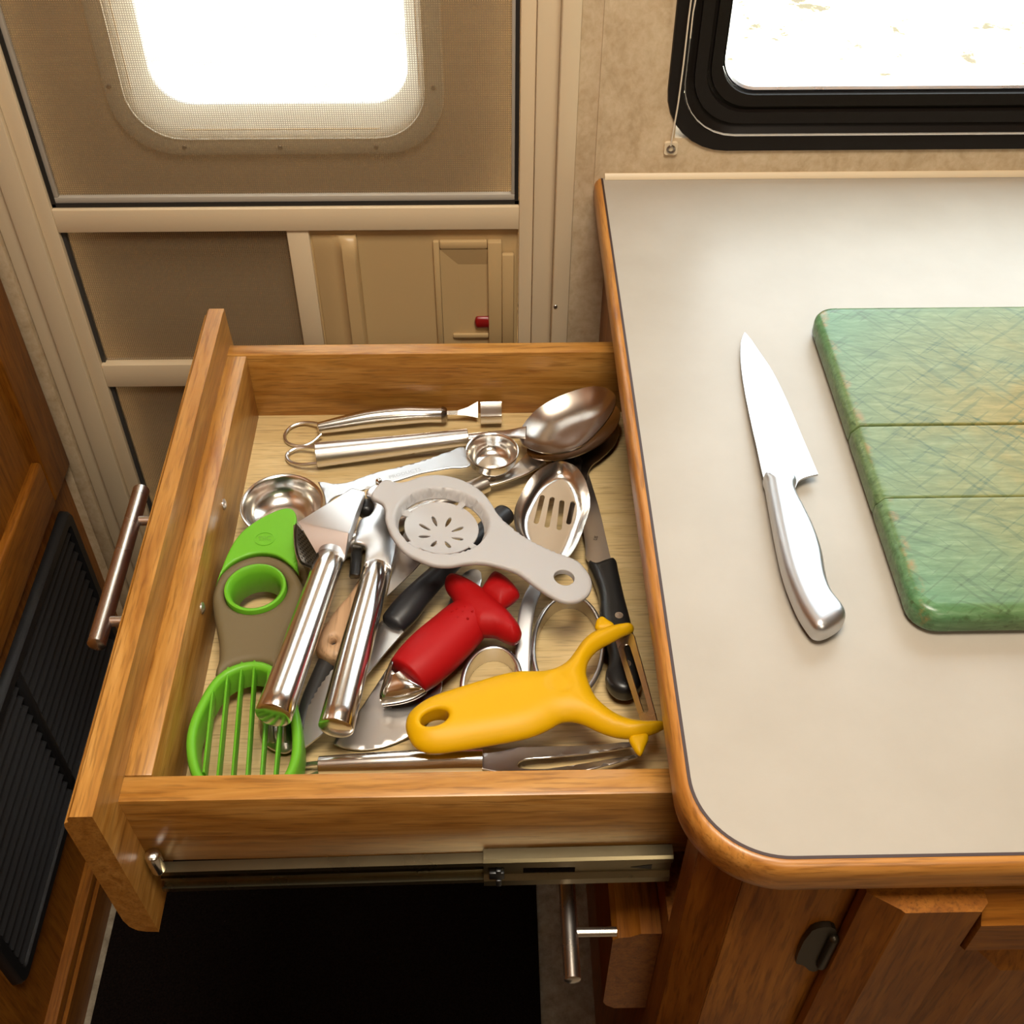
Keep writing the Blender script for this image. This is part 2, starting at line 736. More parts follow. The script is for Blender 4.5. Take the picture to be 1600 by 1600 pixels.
door_paint = mat('almond_door_paint', (0.66, 0.525, 0.345), 0.42)
door_slab = mat('tan_door_skin', (0.60, 0.45, 0.28), 0.7, spec=0.2)
abs_almond = mat('almond_plastic', (0.50, 0.345, 0.165), 0.40)
trim_paint = mat('almond_trim_paint', (0.62, 0.50, 0.335), 0.45)
ring_plastic = mat('ivory_ring_plastic', (0.58, 0.52, 0.40), 0.5)
gasket = mat('black_gasket', (0.012, 0.011, 0.010), 0.5)
spline_grey = mat('grey_screen_spline', (0.40, 0.36, 0.30), 0.4)
bronze_black = mat('bronze_black_frame', (0.009, 0.0065, 0.005), 0.40, spec=0.15)
vent_black = mat('black_vent_paint', (0.008, 0.008, 0.009), 0.45)
hinge_bronze = mat('antique_bronze', (0.045, 0.035, 0.022), 0.40, 0.7)
mat_black = mat('black_rug_pile', (0.006, 0.0045, 0.004), 0.95, spec=0.05)
t, N, L, b = nodes(mat_black)
v = coords(N, L)
pn = noise(N, L, v, 420, 3, 0.7)
L.new(ramp(N, L, pn, [(0.3, (0.003, 0.002, 0.002)), (0.75, (0.014, 0.009, 0.007))]), b.inputs['Base Color'])
bump(N, L, b, pn, 0.6, 0.003)
lino = mat('speckled_linoleum', (0.30, 0.245, 0.17), 0.55)
t, N, L, b = nodes(lino)
v = coords(N, L)
pn = noise(N, L, v, 55, 6, 0.7)
L.new(ramp(N, L, pn, [(0.3, (0.17, 0.13, 0.085)), (0.7, (0.40, 0.34, 0.25))]), b.inputs['Base Color'])
ceiling_mat = mat('pale_ceiling_panel', (0.50, 0.43, 0.33), 0.7)
cabin_wall = mat('cabin_wall_board', (0.25, 0.15, 0.065), 0.6)
red_light = mat('red_latch_button', (0.22, 0.006, 0.006), 0.3)

# fly screen: woven cloth of fine thread, half open
screen_mat = bpy.data.materials.new('fly_screen_mesh')
screen_mat.use_nodes = True
t, N, L, b = nodes(screen_mat)
b.inputs['Base Color'].default_value = (0.25, 0.175, 0.095, 1)
b.inputs['Roughness'].default_value = 0.55
out = N['Material Output']
tr = N.new('ShaderNodeBsdfTransparent')
ms = N.new('ShaderNodeMixShader')
g = N.new('ShaderNodeNewGeometry')
sx_ = N.new('ShaderNodeSeparateXYZ')
L.new(g.outputs['Position'], sx_.inputs[0])


def thread(sock, pitch):
    a = N.new('ShaderNodeMath')
    a.operation = 'MULTIPLY'
    a.inputs[1].default_value = 2 * math.pi / pitch
    L.new(sock, a.inputs[0])
    s_ = N.new('ShaderNodeMath')
    s_.operation = 'SINE'
    L.new(a.outputs[0], s_.inputs[0])
    q = N.new('ShaderNodeMath')
    q.operation = 'MULTIPLY_ADD'
    q.inputs[1].default_value = 0.5
    q.inputs[2].default_value = 0.5
    L.new(s_.outputs[0], q.inputs[0])
    return q.outputs[0]


mxn = N.new('ShaderNodeMath')
mxn.operation = 'MAXIMUM'
L.new(thread(sx_.outputs['X'], 0.0021), mxn.inputs[0])
L.new(thread(sx_.outputs['Z'], 0.0021), mxn.inputs[1])
mr = N.new('ShaderNodeMapRange')
mr.inputs['From Min'].default_value = 0.3
mr.inputs['From Max'].default_value = 1.0
mr.inputs['To Min'].default_value = 0.22
mr.inputs['To Max'].default_value = 0.52
L.new(mxn.outputs[0], mr.inputs['Value'])
L.new(mr.outputs[0], ms.inputs['Fac'])
L.new(tr.outputs[0], ms.inputs[1])
L.new(b.outputs[0], ms.inputs[2])
L.new(ms.outputs[0], out.inputs['Surface'])

# window glass: a clear sheet with a faint reflection
glass = bpy.data.materials.new('window_glass')
glass.use_nodes = True
t, N, L, b = nodes(glass)
out = N['Material Output']
tr = N.new('ShaderNodeBsdfTransparent')
tr.inputs['Color'].default_value = (0.97, 0.98, 0.97, 1)
gl = N.new('ShaderNodeBsdfGlossy')
gl.inputs['Roughness'].default_value = 0.03
ms = N.new('ShaderNodeMixShader')
ms.inputs['Fac'].default_value = 0.05
L.new(tr.outputs[0], ms.inputs[1])
L.new(gl.outputs[0], ms.inputs[2])
L.new(ms.outputs[0], out.inputs['Surface'])

frosted = bpy.data.materials.new('frosted_door_glass')
frosted.use_nodes = True
t, N, L, b = nodes(frosted)
out = N['Material Output']
tr = N.new('ShaderNodeBsdfTransparent')
tl = N.new('ShaderNodeBsdfTranslucent')
tl.inputs['Color'].default_value = (0.96, 0.97, 0.98, 1)
ms = N.new('ShaderNodeMixShader')
ms.inputs['Fac'].default_value = 0.38
L.new(tr.outputs[0], ms.inputs[1])
L.new(tl.outputs[0], ms.inputs[2])
L.new(ms.outputs[0], out.inputs['Surface'])

# dry grass outside
ground_mat = mat('dry_grass_ground', (0.6, 0.5, 0.3), 0.9)
t, N, L, b = nodes(ground_mat)
v = coords(N, L)
gn = noise(N, L, v, 5.5, 5, 0.65, 0.3)
L.new(ramp(N, L, gn, [(0.37, (0.030, 0.020, 0.003)), (0.43, (0.50, 0.43, 0.22)), (0.52, (0.80, 0.75, 0.66))]), b.inputs['Base Color'])

# worn green paint of the cutting board
board_green = mat('worn_green_paint', (0.16, 0.30, 0.14), 0.30, spec=0.35)
t, N, L, b = nodes(board_green)
v = coords(N, L, (0.22, 1, 1))
gfib = noise(N, L, v, 260, 3, 0.65)
v2 = coords(N, L)
blot = noise(N, L, v2, 17, 5, 0.6, 0.5)
g_ = N.new('ShaderNodeNewGeometry')
vm = N.new('ShaderNodeVectorMath')
vm.operation = 'DISTANCE'
cc = W((0.262, 0.052, 0.016))
vm.inputs[1].default_value = cc
L.new(g_.outputs['Position'], vm.inputs[0])
wear = N.new('ShaderNodeMapRange')
wear.inputs['From Min'].default_value = 0.03
wear.inputs['From Max'].default_value = 0.225
wear.inputs['To Min'].default_value = 1.0
wear.inputs['To Max'].default_value = 0.0
L.new(vm.outputs['Value'], wear.inputs['Value'])
wv = N.new('ShaderNodeMath')
wv.operation = 'MULTIPLY'
L.new(wear.outputs[0], wv.inputs[0])
L.new(ramp(N, L, blot, [(0.30, (0.62, 0.62, 0.62)), (0.52, (1, 1, 1))]), wv.inputs[1])
paint = ramp(N, L, gfib, [(0.30, (0.050, 0.125, 0.048)), (0.55, (0.080, 0.180, 0.076)), (0.78, (0.135, 0.250, 0.125))])
wood = ramp(N, L, gfib, [(0.30, (0.17, 0.125, 0.022)), (0.7, (0.31, 0.205, 0.045))])
c = mix(N, L, wv.outputs[0], paint, wood)
pxs = N.new('ShaderNodeSeparateXYZ')
L.new(g_.outputs['Position'], pxs.inputs[0])
em = N.new('ShaderNodeMapRange')
em.inputs['From Min'].default_value = (0.1185 + 0.0090) * S
em.inputs['From Max'].default_value = (0.1185 + 0.0010) * S
L.new(pxs.outputs['X'], em.inputs['Value'])
emv = N.new('ShaderNodeMath')
emv.operation = 'MULTIPLY'
L.new(ramp(N, L, em.outputs[0], [(0.0, (0, 0, 0)), (0.35, (1, 1, 1)), (0.6, (1, 1, 1)), (0.8, (0, 0, 0))]), emv.inputs[0])
L.new(ramp(N, L, noise(N, L, v2, 60, 4, 0.7), [(0.48, (0, 0, 0)), (0.62, (0.8, 0.8, 0.8))]), emv.inputs[1])
c = mix(N, L, emv.outputs[0], c, (0.24, 0.15, 0.05))
cuts = None
for rot, sc_ in ((0.95, 90), (-0.70, 110), (0.45, 75)):
    vv = coords(N, L, (0.07, 1, 1), (0, 0, rot))
    k_ = noise(N, L, vv, sc_ * 3.2, 1, 0.4)
    rr_ = ramp(N, L, k_, [(0.625, (0, 0, 0)), (0.66, (1, 1, 1))])
    cuts = rr_ if cuts is None else mix(N, L, 1.0, cuts, rr_, 'ADD')
cf = N.new('ShaderNodeMath')
cf.operation = 'MULTIPLY'
cf.inputs[1].default_value = 0.42
L.new(cuts, cf.inputs[0])
c = mix(N, L, cf.outputs[0], c, (0.05, 0.085, 0.03))
L.new(c, b.inputs['Base Color'])
rg = N.new('ShaderNodeMapRange')
rg.inputs['To Min'].default_value = 0.27
rg.inputs['To Max'].default_value = 0.62
L.new(wv.outputs[0], rg.inputs['Value'])
L.new(rg.outputs[0], b.inputs['Roughness'])
bump(N, L, b, gfib, 0.14, 0.0006)
board_side = oak('green_board_edge', 'x', (0.10, 0.20, 0.055), (0.075, 0.165, 0.045), (0.05, 0.11, 0.03), 0.45, 4.4)

# ================================================================ SETTING
YW = 0.3675      # window wall face
YD = 0.385       # screen door face
XL = -0.497      # left cabinet face
ZF = -0.68
CEIL = 1.0

obj('floor', box(-0.95, 1.35, -1.9, 0.62, ZF - 0.03, ZF), lino, kind='structure', smooth=0)
obj('ceiling', box(-0.95, 1.35, -1.9, 0.5, CEIL, CEIL + 0.03), ceiling_mat, kind='structure', smooth=0)
obj('wall_left', box(-0.95, -0.92, -1.9, 0.47, ZF, CEIL), cabin_wall, kind='structure', smooth=0)
obj('wall_right', box(1.30, 1.33, -1.9, 0.47, ZF, CEIL), cabin_wall, kind='structure', smooth=0)
obj('wall_front', box(-0.95, 1.35, -1.9, -1.87, ZF, CEIL), cabin_wall, kind='structure', smooth=0)

# overhead cupboards above the counter window (added out of view to give the steel a dark reflection)
obj('trim_9', box(-0.02, 1.29, 0.12, 0.366, 0.66, CEIL - 0.002), cab_z, kind='structure', smooth=0)

# window wall with openings for the window and the entry door
WX0, WX1, WZ0, WZ1 = 0.0395, 0.61, 0.0205, 0.61
mbw = MB()
XJ = -0.022     # right end of the door opening trim
box(XJ, WX0 + 0.012, YW, YW + 0.05, ZF, CEIL, mbw)
box(WX0 + 0.012, WX1, YW, YW + 0.05, ZF, WZ0 + 0.012, mbw)
box(WX0 + 0.012, WX1, YW, YW + 0.05, WZ1, CEIL, mbw)
box(WX1, 1.30, YW, YW + 0.05, ZF, CEIL, mbw)
box(-0.92, XJ, YW + 0.012, YW + 0.05, 0.72, CEIL, mbw)
box(-0.92, -0.489, YW + 0.012, YW + 0.05, ZF, 0.72, mbw)
obj('wall_back', mbw, wallpaper, kind='structure', smooth=0)

ground = obj('ground', box(-60, 60, 0.55, 90, -1.35, -1.30), ground_mat, kind='structure', smooth=0)

# wall seam batten
a0 = aty(945, 0, YW)
a1 = aty(932, 270, YW)
obj('trim_1', box(a1[0] - 0.0016, a1[0] + 0.0016, YW - 0.0014, YW + 0.001, -0.01, CEIL), wallpaper, kind='structure', smooth=0)


def rrect(x0, x1, z0, z1, r, n=8):
    pts = []
    for cx, cz, s0 in ((x1 - r, z1 - r, 0), (x0 + r, z1 - r, 90), (x0 + r, z0 + r, 180), (x1 - r, z0 + r, 270)):
        for k in range(n + 1):
            a = math.radians(s0 + 90 * k / n)
            pts.append((cx + r * math.cos(a), cz + r * math.sin(a)))
    return pts


def ring_stack(rects, mb=None):
    """rects: list of (x0,x1,z0,z1,r,y); joined into one moulded frame"""
    mb = mb or MB()
    n = None
    vs, fs = [], []
    for (x0, x1, z0, z1, r, y) in rects:
        pts = rrect(x0, x1, z0, z1, r)
        n = len(pts)
        vs += [(p[0], y, p[1]) for p in pts]
    m_ = len(rects)
    for i in range(m_):
        j = (i + 1) % m_
        for k in range(n):
            l = (k + 1) % n
            fs.append((i * n + k, i * n + l, j * n + l, j * n + k))
    return mb.add(vs, fs)


def inset(o, y, x0, x1, z0, z1, r, ozx=1.0):
    return (x0 + o * ozx, x1 - o * ozx, z0 + o, z1 - o, max(r - o, 0.004), y)


# counter window: bronze frame of stepped mouldings
win = empty('window_1', (0.32, YW, 0.02), kind='structure')
B0 = (0.0425, 0.62, 0.0225, 0.62, 0.048)


def wi(o, y, k=0.95):
    return (B0[0] + o * k, B0[1] - o * k, B0[2] + o, B0[3] - o, max(B0[4] - 0.55 * o, 0.012), y)


obj('window_flange', ring_stack([wi(0, YW - 0.0002), wi(0.0006, YW - 0.0022), wi(0.0105, YW - 0.0028), wi(0.0118, YW - 0.0022), wi(0.0122, YW + 0.004), wi(0.0122, YW + 0.012), wi(0.004, YW + 0.012), wi(0.0035, YW + 0.0005)]), bronze_black, win)
obj('window_channel', ring_stack([wi(0.0126, YW + 0.001), wi(0.0165, YW + 0.0045), wi(0.0195, YW + 0.0052), wi(0.0200, YW + 0.002), wi(0.0285, YW + 0.002), wi(0.0292, YW + 0.007), wi(0.0318, YW + 0.0075), wi(0.0322, YW + 0.004), wi(0.0405, YW + 0.005), wi(0.0412, YW + 0.022), wi(0.0128, YW + 0.022)]), bronze_black, win)
obj('window_bead', ring_stack([wi(0.0120, YW - 0.0016), wi(0.0124, YW - 0.0024), wi(0.0128, YW - 0.0016), wi(0.0124, YW + 0.001)]), spline_grey, win)
obj('glass_spline', ring_stack([wi(0.0415, YW + 0.011), wi(0.0425, YW + 0.009), wi(0.0440, YW + 0.011), wi(0.0440, YW + 0.018), wi(0.0415, YW + 0.018)]), steel_satin, win)
pp = rrect(*wi(0.036, 0)[:5])
obj('window_pane', MB().add([(p[0], YW + 0.017, p[1]) for p in pp] + [(p[0], YW + 0.020, p[1]) for p in pp], [tuple(range(len(pp))), tuple(range(2 * len(pp) - 1, len(pp) - 1, -1))] + [(i, (i + 1) % len(pp), len(pp) + (i + 1) % len(pp), len(pp) + i) for i in range(len(pp))]), glass, win, smooth=0)
for u_px in (1249, 1442):
    p = aty(u_px, 187, YW + 0.0050)
    obj('screw', disc(p, (0, -1, 0), 0.0018, 0.0008), steel_dark, win)

# ---- entry door behind the screen door
door = empty('door_1', (-0.25, 0.42, ZF), kind='structure')
YM = 0.412
mbd = MB()
qc = aty(440, 243, YM - 0.006)
RX0, RX1, RZ0, RZ1 = -0.3731, -0.1193, qc[2], 0.64
RR = 0.047
DX0, DX1, DZ0, DZ1 = RX0 + 0.019, RX1 - 0.019, RZ0 + 0.019, RZ1 - 0.019
box(-0.46, DX0, YM, YM + 0.03, ZF, 0.70, mbd)
box(DX1, -0.055, YM, YM + 0.03, ZF, 0.70, mbd)
box(DX0, DX1, YM, YM + 0.03, ZF, DZ0, mbd)
box(DX0, DX1, YM, YM + 0.03, DZ1, 0.70, mbd)
obj('door_skin', mbd, door_slab, door, smooth=0)

def ri(o, y):
    return (RX0 + o, RX1 - o, RZ0 + o, RZ1 - o, max(RR - 0.62 * o, 0.010), y)


obj('window_ring', ring_stack([ri(0, YM - 0.0002), ri(0.0008, YM - 0.0055), ri(0.0025, YM - 0.0065), ri(0.0140, YM - 0.0065), ri(0.0158, YM - 0.0055), ri(0.0195, YM + 0.002), ri(0.0245, YM + 0.012), ri(0.0278, YM + 0.020), ri(0.0283, YM + 0.026), ri(0.0185, YM + 0.026), ri(0.0165, YM - 0.0002)]), ring_plastic, door)
obj('ring_bead', ring_stack([ri(0.0134, YM - 0.0066), ri(0.0138, YM - 0.0074), ri(0.0146, YM - 0.0072), ri(0.0150, YM - 0.0058)]), ring_plastic, door, label='thin pale bead around the door window ring')
pp = rrect(*ri(0.0272, 0)[:5])
obj('door_pane', MB().add([(p[0], YM + 0.0225, p[1]) for p in pp] + [(p[0], YM + 0.0250, p[1]) for p in pp], [tuple(range(len(pp))), tuple(range(2 * len(pp) - 1, len(pp) - 1, -1))] + [(i, (i + 1) % len(pp), len(pp) + (i + 1) % len(pp), len(pp) + i) for i in range(len(pp))]), frosted, door, smooth=0)
for q in ((170, 135), (288, 230), (438, 230), (588, 230), (677, 137)):
    obj('screw', disc(aty(q[0], q[1], YM - 0.0065), (0, -1, 0), 0.0019, 0.0009), steel_dark, door)

# ---- screen door
sd = empty('door_2', (-0.25, YD, ZF), kind='structure')
SX0, SX1 = -0.4421, -0.0517
TR = (ZF + 0.01, 0.70)
obj('stile', box(-0.4421, -0.4294, YD - 0.004, YD + 0.008, *TR), door_paint, sd, bevel=0.0008)
obj('stile', box(-0.0628, -0.0517, YD - 0.004, YD + 0.008, *TR), door_paint, sd, bevel=0.0008)
obj('rail', box(-0.4294, -0.0628, YD - 0.0034, YD + 0.008, -0.0530, -0.0326), door_paint, sd, bevel=0.0008)
obj('rail', box(-0.4294, -0.0628, YD - 0.0034, YD + 0.008, -0.2113, -0.1867), door_paint, sd, bevel=0.0008)
obj('rail', box(-0.4294, -0.0628, YD - 0.0034, YD + 0.008, -0.66, -0.62), door_paint, sd, bevel=0.0008)
# black gasket and pale spline round the upper screen
gz0 = -0.0322
mbg = MB()
box(-0.4292, -0.0632, YD + 0.000, YD + 0.006, gz0, gz0 + 0.0030, mbg)
box(-0.4292, -0.4262, YD + 0.000, YD + 0.006, gz0, 0.69, mbg)
box(-0.0662, -0.0632, YD + 0.000, YD + 0.006, gz0, 0.69, mbg)
obj('gasket', mbg, gasket, sd, smooth=0)
mbg = MB()
box(-0.4262, -0.0662, YD + 0.001, YD + 0.006, gz0 + 0.0030, gz0 + 0.0082, mbg)
box(-0.4262, -0.4225, YD + 0.001, YD + 0.006, gz0 + 0.0082, 0.69, mbg)
box(-0.0690, -0.0662, YD + 0.001, YD + 0.006, gz0 + 0.0082, 0.69, mbg)
obj('spline_strip', mbg, spline_grey, sd, bevel=0.0006)
obj('upper_screen', box(-0.4225, -0.0690, YD + 0.0046, YD + 0.0049, gz0 + 0.008, 0.69), screen_mat, sd, smooth=0)
obj('middle_screen', box(-0.4294, -0.2480, YD + 0.0040, YD + 0.0043, -0.187, -0.053), screen_mat, sd, smooth=0)
obj('lower_screen', box(-0.4294, -0.0628, YD + 0.0040, YD + 0.0043, -0.62, -0.2113), screen_mat, sd, smooth=0)
mbg = MB()
box(-0.4294, -0.4262, YD + 0.001, YD + 0.006, -0.187, -0.053, mbg)
box(-0.4294, -0.4262, YD + 0.001, YD + 0.006, -0.62, -0.2113, mbg)
box(-0.4262, -0.0628, YD + 0.001, YD + 0.006, -0.2145, -0.2113, mbg)
obj('screen_channel', mbg, charcoal_plastic, sd, smooth=0)
# sliding hatch panel beside the latch
ax = [aty(q, 358, YD)[0] for q in (447, 481, 553, 675, 803)]
sl = obj('hatch_panel', box(ax[1], -0.0632, YD + 0.0030, YD + 0.0058, -0.187, -0.0535), abs_almond, sd, smooth=0)
obj('hatch_edge', box(ax[0], ax[1] + 0.0005, YD - 0.0016, YD + 0.007, -0.187, -0.0530), door_paint, sd, bevel=0.0012)
# finger grip: a shelf swept out into a curved lip
YG = YD + 0.003
gp = [aty(*q, YG) for q in ((486, 366), (540, 366), (553, 377), (558, 400), (566, 440), (576, 535), (500, 535))]
mbg = MB()
zt, zb = gp[0][2], -0.187
xg0, xg1 = gp[0][0], gp[2][0]
prof = [(xg0, 0.0), (xg0 + 0.002, -0.0022), (xg0 + 0.016, -0.0020), (xg0 + 0.0215, -0.004), (xg0 + 0.0245, -0.0095), (xg1 + 0.0005, -0.0105), (xg1 + 0.0025, -0.008), (xg1 + 0.003, 0.0)]
rows = [(zt, 0.25, -0.0005), (zt - 0.003, 0.72, 0.0), (zt - 0.012, 0.9, 0.0), (zt - 0.020, 1.0, 0.0), (zb, 1.0, 0.0)]
n_ = len(prof)
vs = []
for (z_, k_, dx_) in rows:
    for (x_, y_) in prof:
        vs.append((x_ + dx_, YG + y_ * k_, z_))
fs = [(i * n_ + k, i * n_ + k + 1, (i + 1) * n_ + k + 1, (i + 1) * n_ + k) for i in range(len(rows) - 1) for k in range(n_ - 1)]
fs += [tuple(range(n_))]
mbg.add(vs, fs)
obj('finger_grip', mbg, abs_almond, sd, smooth=50)
# latch box: raised rim with a recess, sliding cover, red button
lp = lambda u, v: aty(u, v, YG)
la, lb, lc, ld = lp(676, 375), lp(784, 375), lp(803, 392), lp(690, 530)
x0, x1, x2 = la[0], lb[0], lc[0]
z1 = la[2] + 0.001
zc = lp(790, 392)[2]
xr = lp(762, 395)[0]
mbg = MB()
yr = YG - 0.0045
box(x0, x0 + 0.0055, yr, YG, zb, z1, mbg)
box(x0 + 0.0055, xr, yr, YG, z1 - 0.0075, z1, mbg)
obj('latch_rim', mbg, abs_almond, sd, bevel=0.0016, seg=2)
mbg = MB()
mbg.add([(x0 + 0.0055, YG - 0.004, z1 - 0.0075), (xr, YG - 0.004, z1 - 0.0075), (xr, YG - 0.0008, z1 - 0.024), (x0 + 0.020, YG - 0.0008, z1 - 0.024), (x0 + 0.0055, YG - 0.004, zb), (x0 + 0.020, YG - 0.0008, zb), (xr, YG - 0.0008, zb)], [(0, 1, 2, 3), (0, 3, 5, 4), (3, 2, 6, 5)])
obj('latch_recess', mbg, abs_almond, sd, smooth=0, fix=False)
mbg = box(xr, x1, yr - 0.002, YG, zb, z1)
box(x1, x2, yr - 0.002, YG - 0.0015, zb + 0.010, zc, mbg)
obj('latch_cover', mbg, abs_almond, sd, bevel=0.0012)
lq = lp(763, 512)
mbg = box(x0 + 0.0135, xr, YG - 0.0040, YG - 0.0008, lq[2] - 0.0085, lq[2] - 0.0040)
obj('latch_ledge', mbg, abs_almond, sd, bevel=0.0012)
rc = lp(752, 500)
rb = loft(*round_ends([(rc[0] - 0.0030, YG - 0.0030, rc[2]), (rc[0] + 0.007, YG - 0.0030, rc[2])], [(0.0030, 0.0060)] * 2, 4, 0.9), up=(0, 0, 1))
obj('latch_button', rb, red_light, sd, label='dark red latch button')
obj('strike_gap', box(x2 + 0.0003, -0.0632, YD + 0.0062, YD + 0.0075, -0.187, -0.0535), gasket, sd, smooth=0)

# ---- door frame trims (both jambs)
def trim(n, x0, x1, y0, y1, z0=ZF, z1=0.72, m_=trim_paint, bv=0.0012):
    return obj('trim_%d' % n, box(x0, x1, y0, y1, z0, z1), m_, kind='structure', bevel=bv)


trim(2, -0.0515, -0.0350, YD - 0.008, YD + 0.01)
trim(3, -0.0351, -0.0215, YW - 0.003, YD + 0.01)
trim(4, -0.4608, -0.4423, YD - 0.008, YD + 0.01)
trim(5, -0.4756, -0.4610, YD - 0.002, YD + 0.01)
trim(6, -0.4895, -0.4762, YD - 0.006, YD + 0.01, m_=wallpaper, bv=0.003)
obj('trim_7', box(-0.52, -0.022, YD - 0.006, YD + 0.01, 0.70, 0.73), trim_paint, kind='structure', bevel=0.001)
for q in ((868, 479), (73, 488)):
    yy = YW - 0.003 if q[0] > 500 else YD - 0.002
    pq = aty(q[0], q[1], yy)
    s_ = obj('trim_screw', disc(pq, (0, -1, 0), 0.0016, 0.0008), steel_satin, kind='structure')

# back cove strip of the counter: its own trim
obj('trim_8', prism_x([(YW + 0.0002, 0.0002), (YW - 0.0032, 0.0002), (YW - 0.0024, 0.0026), (YW - 0.0006, 0.0042), (YW + 0.0002, 0.0042)], 0.0015, 0.95), trim_paint, kind='structure', smooth=30)

# ---- window cord and its anchor
p = aty(1048, 231, YW - 0.0006)
cr = empty('shade_cord', (p[0], YW - 0.0025, p[2]), 'thin white shade cord running down past the black window frame to an anchor plate', 'cord')
cpts = [aty(1048, 229, YW - 0.0030), aty(1060, 160, YW - 0.0050), aty(1068, 100, YW - 0.0054), aty(1076, 30, YW - 0.0054), aty(1080, 0, YW - 0.0054)]
c2 = [aty(1078.6, 60, YW - 0.0046), aty(1083, 20, YW - 0.0050), aty(1087, 0, YW - 0.0052)]
cpts.append(cpts[-1] + (cpts[-1] - cpts[-2]) * 9)
c2.append(c2[-1] + (c2[-1] - c2[-2]) * 14)
cord_m = mat('ivory_cord', (0.62, 0.54, 0.42), 0.6)
obj('strand', loft(cpts, 0.0006, up=(0, 1, 0), nseg=8), cord_m, cr)
obj('strand', loft(c2, 0.0005, up=(0, 1, 0), nseg=8), cord_m, cr)
pr = rrect(p[0] - 0.0052, p[0] + 0.0052, p[2] - 0.0052, p[2] + 0.0052, 0.0022, 5)
nn = len(pr)
obj('anchor_plate', MB().add([(q[0], YW - 0.0001, q[1]) for q in pr] + [(q[0] * 0.94 + p[0] * 0.06, YW - 0.0024, q[1] * 0.94 + p[2] * 0.06) for q in pr], [tuple(range(nn)), tuple(range(2 * nn - 1, nn - 1, -1))] + [(i, (i + 1) % nn, nn + (i + 1) % nn, nn + i) for i in range(nn)]), trim_paint, cr)
obj('eyelet', loft([(p[0] + 0.0026 * math.cos(a), YW - 0.0028, p[2] + 0.0026 * math.sin(a)) for a in np.linspace(0, 2 * math.pi, 17)[:-1]], 0.0009, up=(0, 1, 0), nseg=8, closed=True), steel_dark, cr)

# ================================================================ LEFT CABINET
lc_ = empty('side_cabinet', (XL, 0.1, ZF), 'honey oak cabinet at the left with an overlay door above a black vent', 'cabinet')
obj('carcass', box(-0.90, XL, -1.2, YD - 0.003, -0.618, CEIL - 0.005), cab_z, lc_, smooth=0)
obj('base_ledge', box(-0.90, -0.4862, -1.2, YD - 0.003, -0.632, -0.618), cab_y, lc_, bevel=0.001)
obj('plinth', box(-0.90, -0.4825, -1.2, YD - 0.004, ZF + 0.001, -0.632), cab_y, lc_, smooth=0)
# overlay door: stiles, rails, sunk panel
dy0, dy1, dz0, dz1 = 0.02, 0.378, -0.301, 0.55
dr = obj('door', box(XL + 0.0002, XL + 0.004, dy0 + 0.03, dy1 - 0.03, dz0 + 0.03, dz1 - 0.03), cab_z, lc_, smooth=0)


def moulded(name, y0, y1, z0, z1, m_, parent):
    """frame member with a rounded outer arris"""
    return obj(name, box(XL + 0.0002, XL + 0.0115, y0, y1, z0, z1), m_, parent, bevel=0.003, seg=3)


moulded('stile', dy1 - 0.052, dy1, dz0, dz1, cab_z, dr)
moulded('stile', dy0, dy0 + 0.052, dz0, dz1, cab_z, dr)
moulded('rail', dy0 + 0.052, dy1 - 0.052, dz0, dz0 + 0.052, cab_y, dr)
moulded('rail', dy0 + 0.052, dy1 - 0.052, dz1 - 0.052, dz1, cab_y, dr)
# black vent with louvres
gy0, gy1, gz0_, gz1_ = -0.024, 0.352, -0.536, -0.331
vg = obj('vent_grille', MB(), vent_black, lc_) if False else None


def rrect_yz(y0, y1, z0, z1, r, n=5):
    return rrect(y0, y1, z0, z1, r, n)


def ring_x(rects, mb=None):
    mb = mb or MB()
    vs, fs = [], []
    for (y0, y1, z0, z1, r, x) in rects:
        pts = rrect(y0, y1, z0, z1, r, 5)
        n = len(pts)
        vs += [(x, p[0], p[1]) for p in pts]
    m_ = len(rects)
    for i in range(m_):
        j = (i + 1) % m_
        for k in range(n):
            l = (k + 1) % n
            fs.append((i * n + k, i * n + l, j * n + l, j * n + k))
    return mb.add(vs, fs)


def gi(o, x):
    return (gy0 + o, gy1 - o, gz0_ + o, gz1_ - o, max(0.012 - o * 0.5, 0.003), x)


vg = obj('vent_grille', ring_x([gi(0, XL + 0.0002), gi(0.0006, XL + 0.006), gi(0.003, XL + 0.009), gi(0.012, XL + 0.009), gi(0.014, XL + 0.006), gi(0.0145, XL + 0.0002)]), vent_black, lc_)
obj('vent_back', box(XL + 0.0002, XL + 0.0012, gy0 + 0.014, gy1 - 0.014, gz0_ + 0.014, gz1_ - 0.014), vent_black, vg, smooth=0)
nsl = 13
for k in range(nsl):
    zz = gz0_ + 0.020 + k * (gz1_ - gz0_ - 0.040) / (nsl - 1)
    for (ya, yb) in ((gy0 + 0.015, (gy0 + gy1) / 2 - 0.006), ((gy0 + gy1) / 2 + 0.006, gy1 - 0.015)):
        obj('slat', prism_y([(XL + 0.0013, zz), (XL + 0.0066, zz - 0.0042), (XL + 0.0074, zz - 0.0036), (XL + 0.0026, zz + 0.0014)], ya, yb), vent_black, vg, smooth=0)
obj('vent_bar', box(XL + 0.0012, XL + 0.0082, (gy0 + gy1) / 2 - 0.0055, (gy0 + gy1) / 2 + 0.0055, gz0_ + 0.0146, gz1_ - 0.0146), vent_black, vg, bevel=0.001)

# floor mat
obj('floor_mat', box(-0.4745, -0.0462, -0.75, 0.33, ZF + 0.0002, ZF + 0.008), mat_black, bevel=0.002, label='large black floor mat on the linoleum under the open drawer', cat='mat')

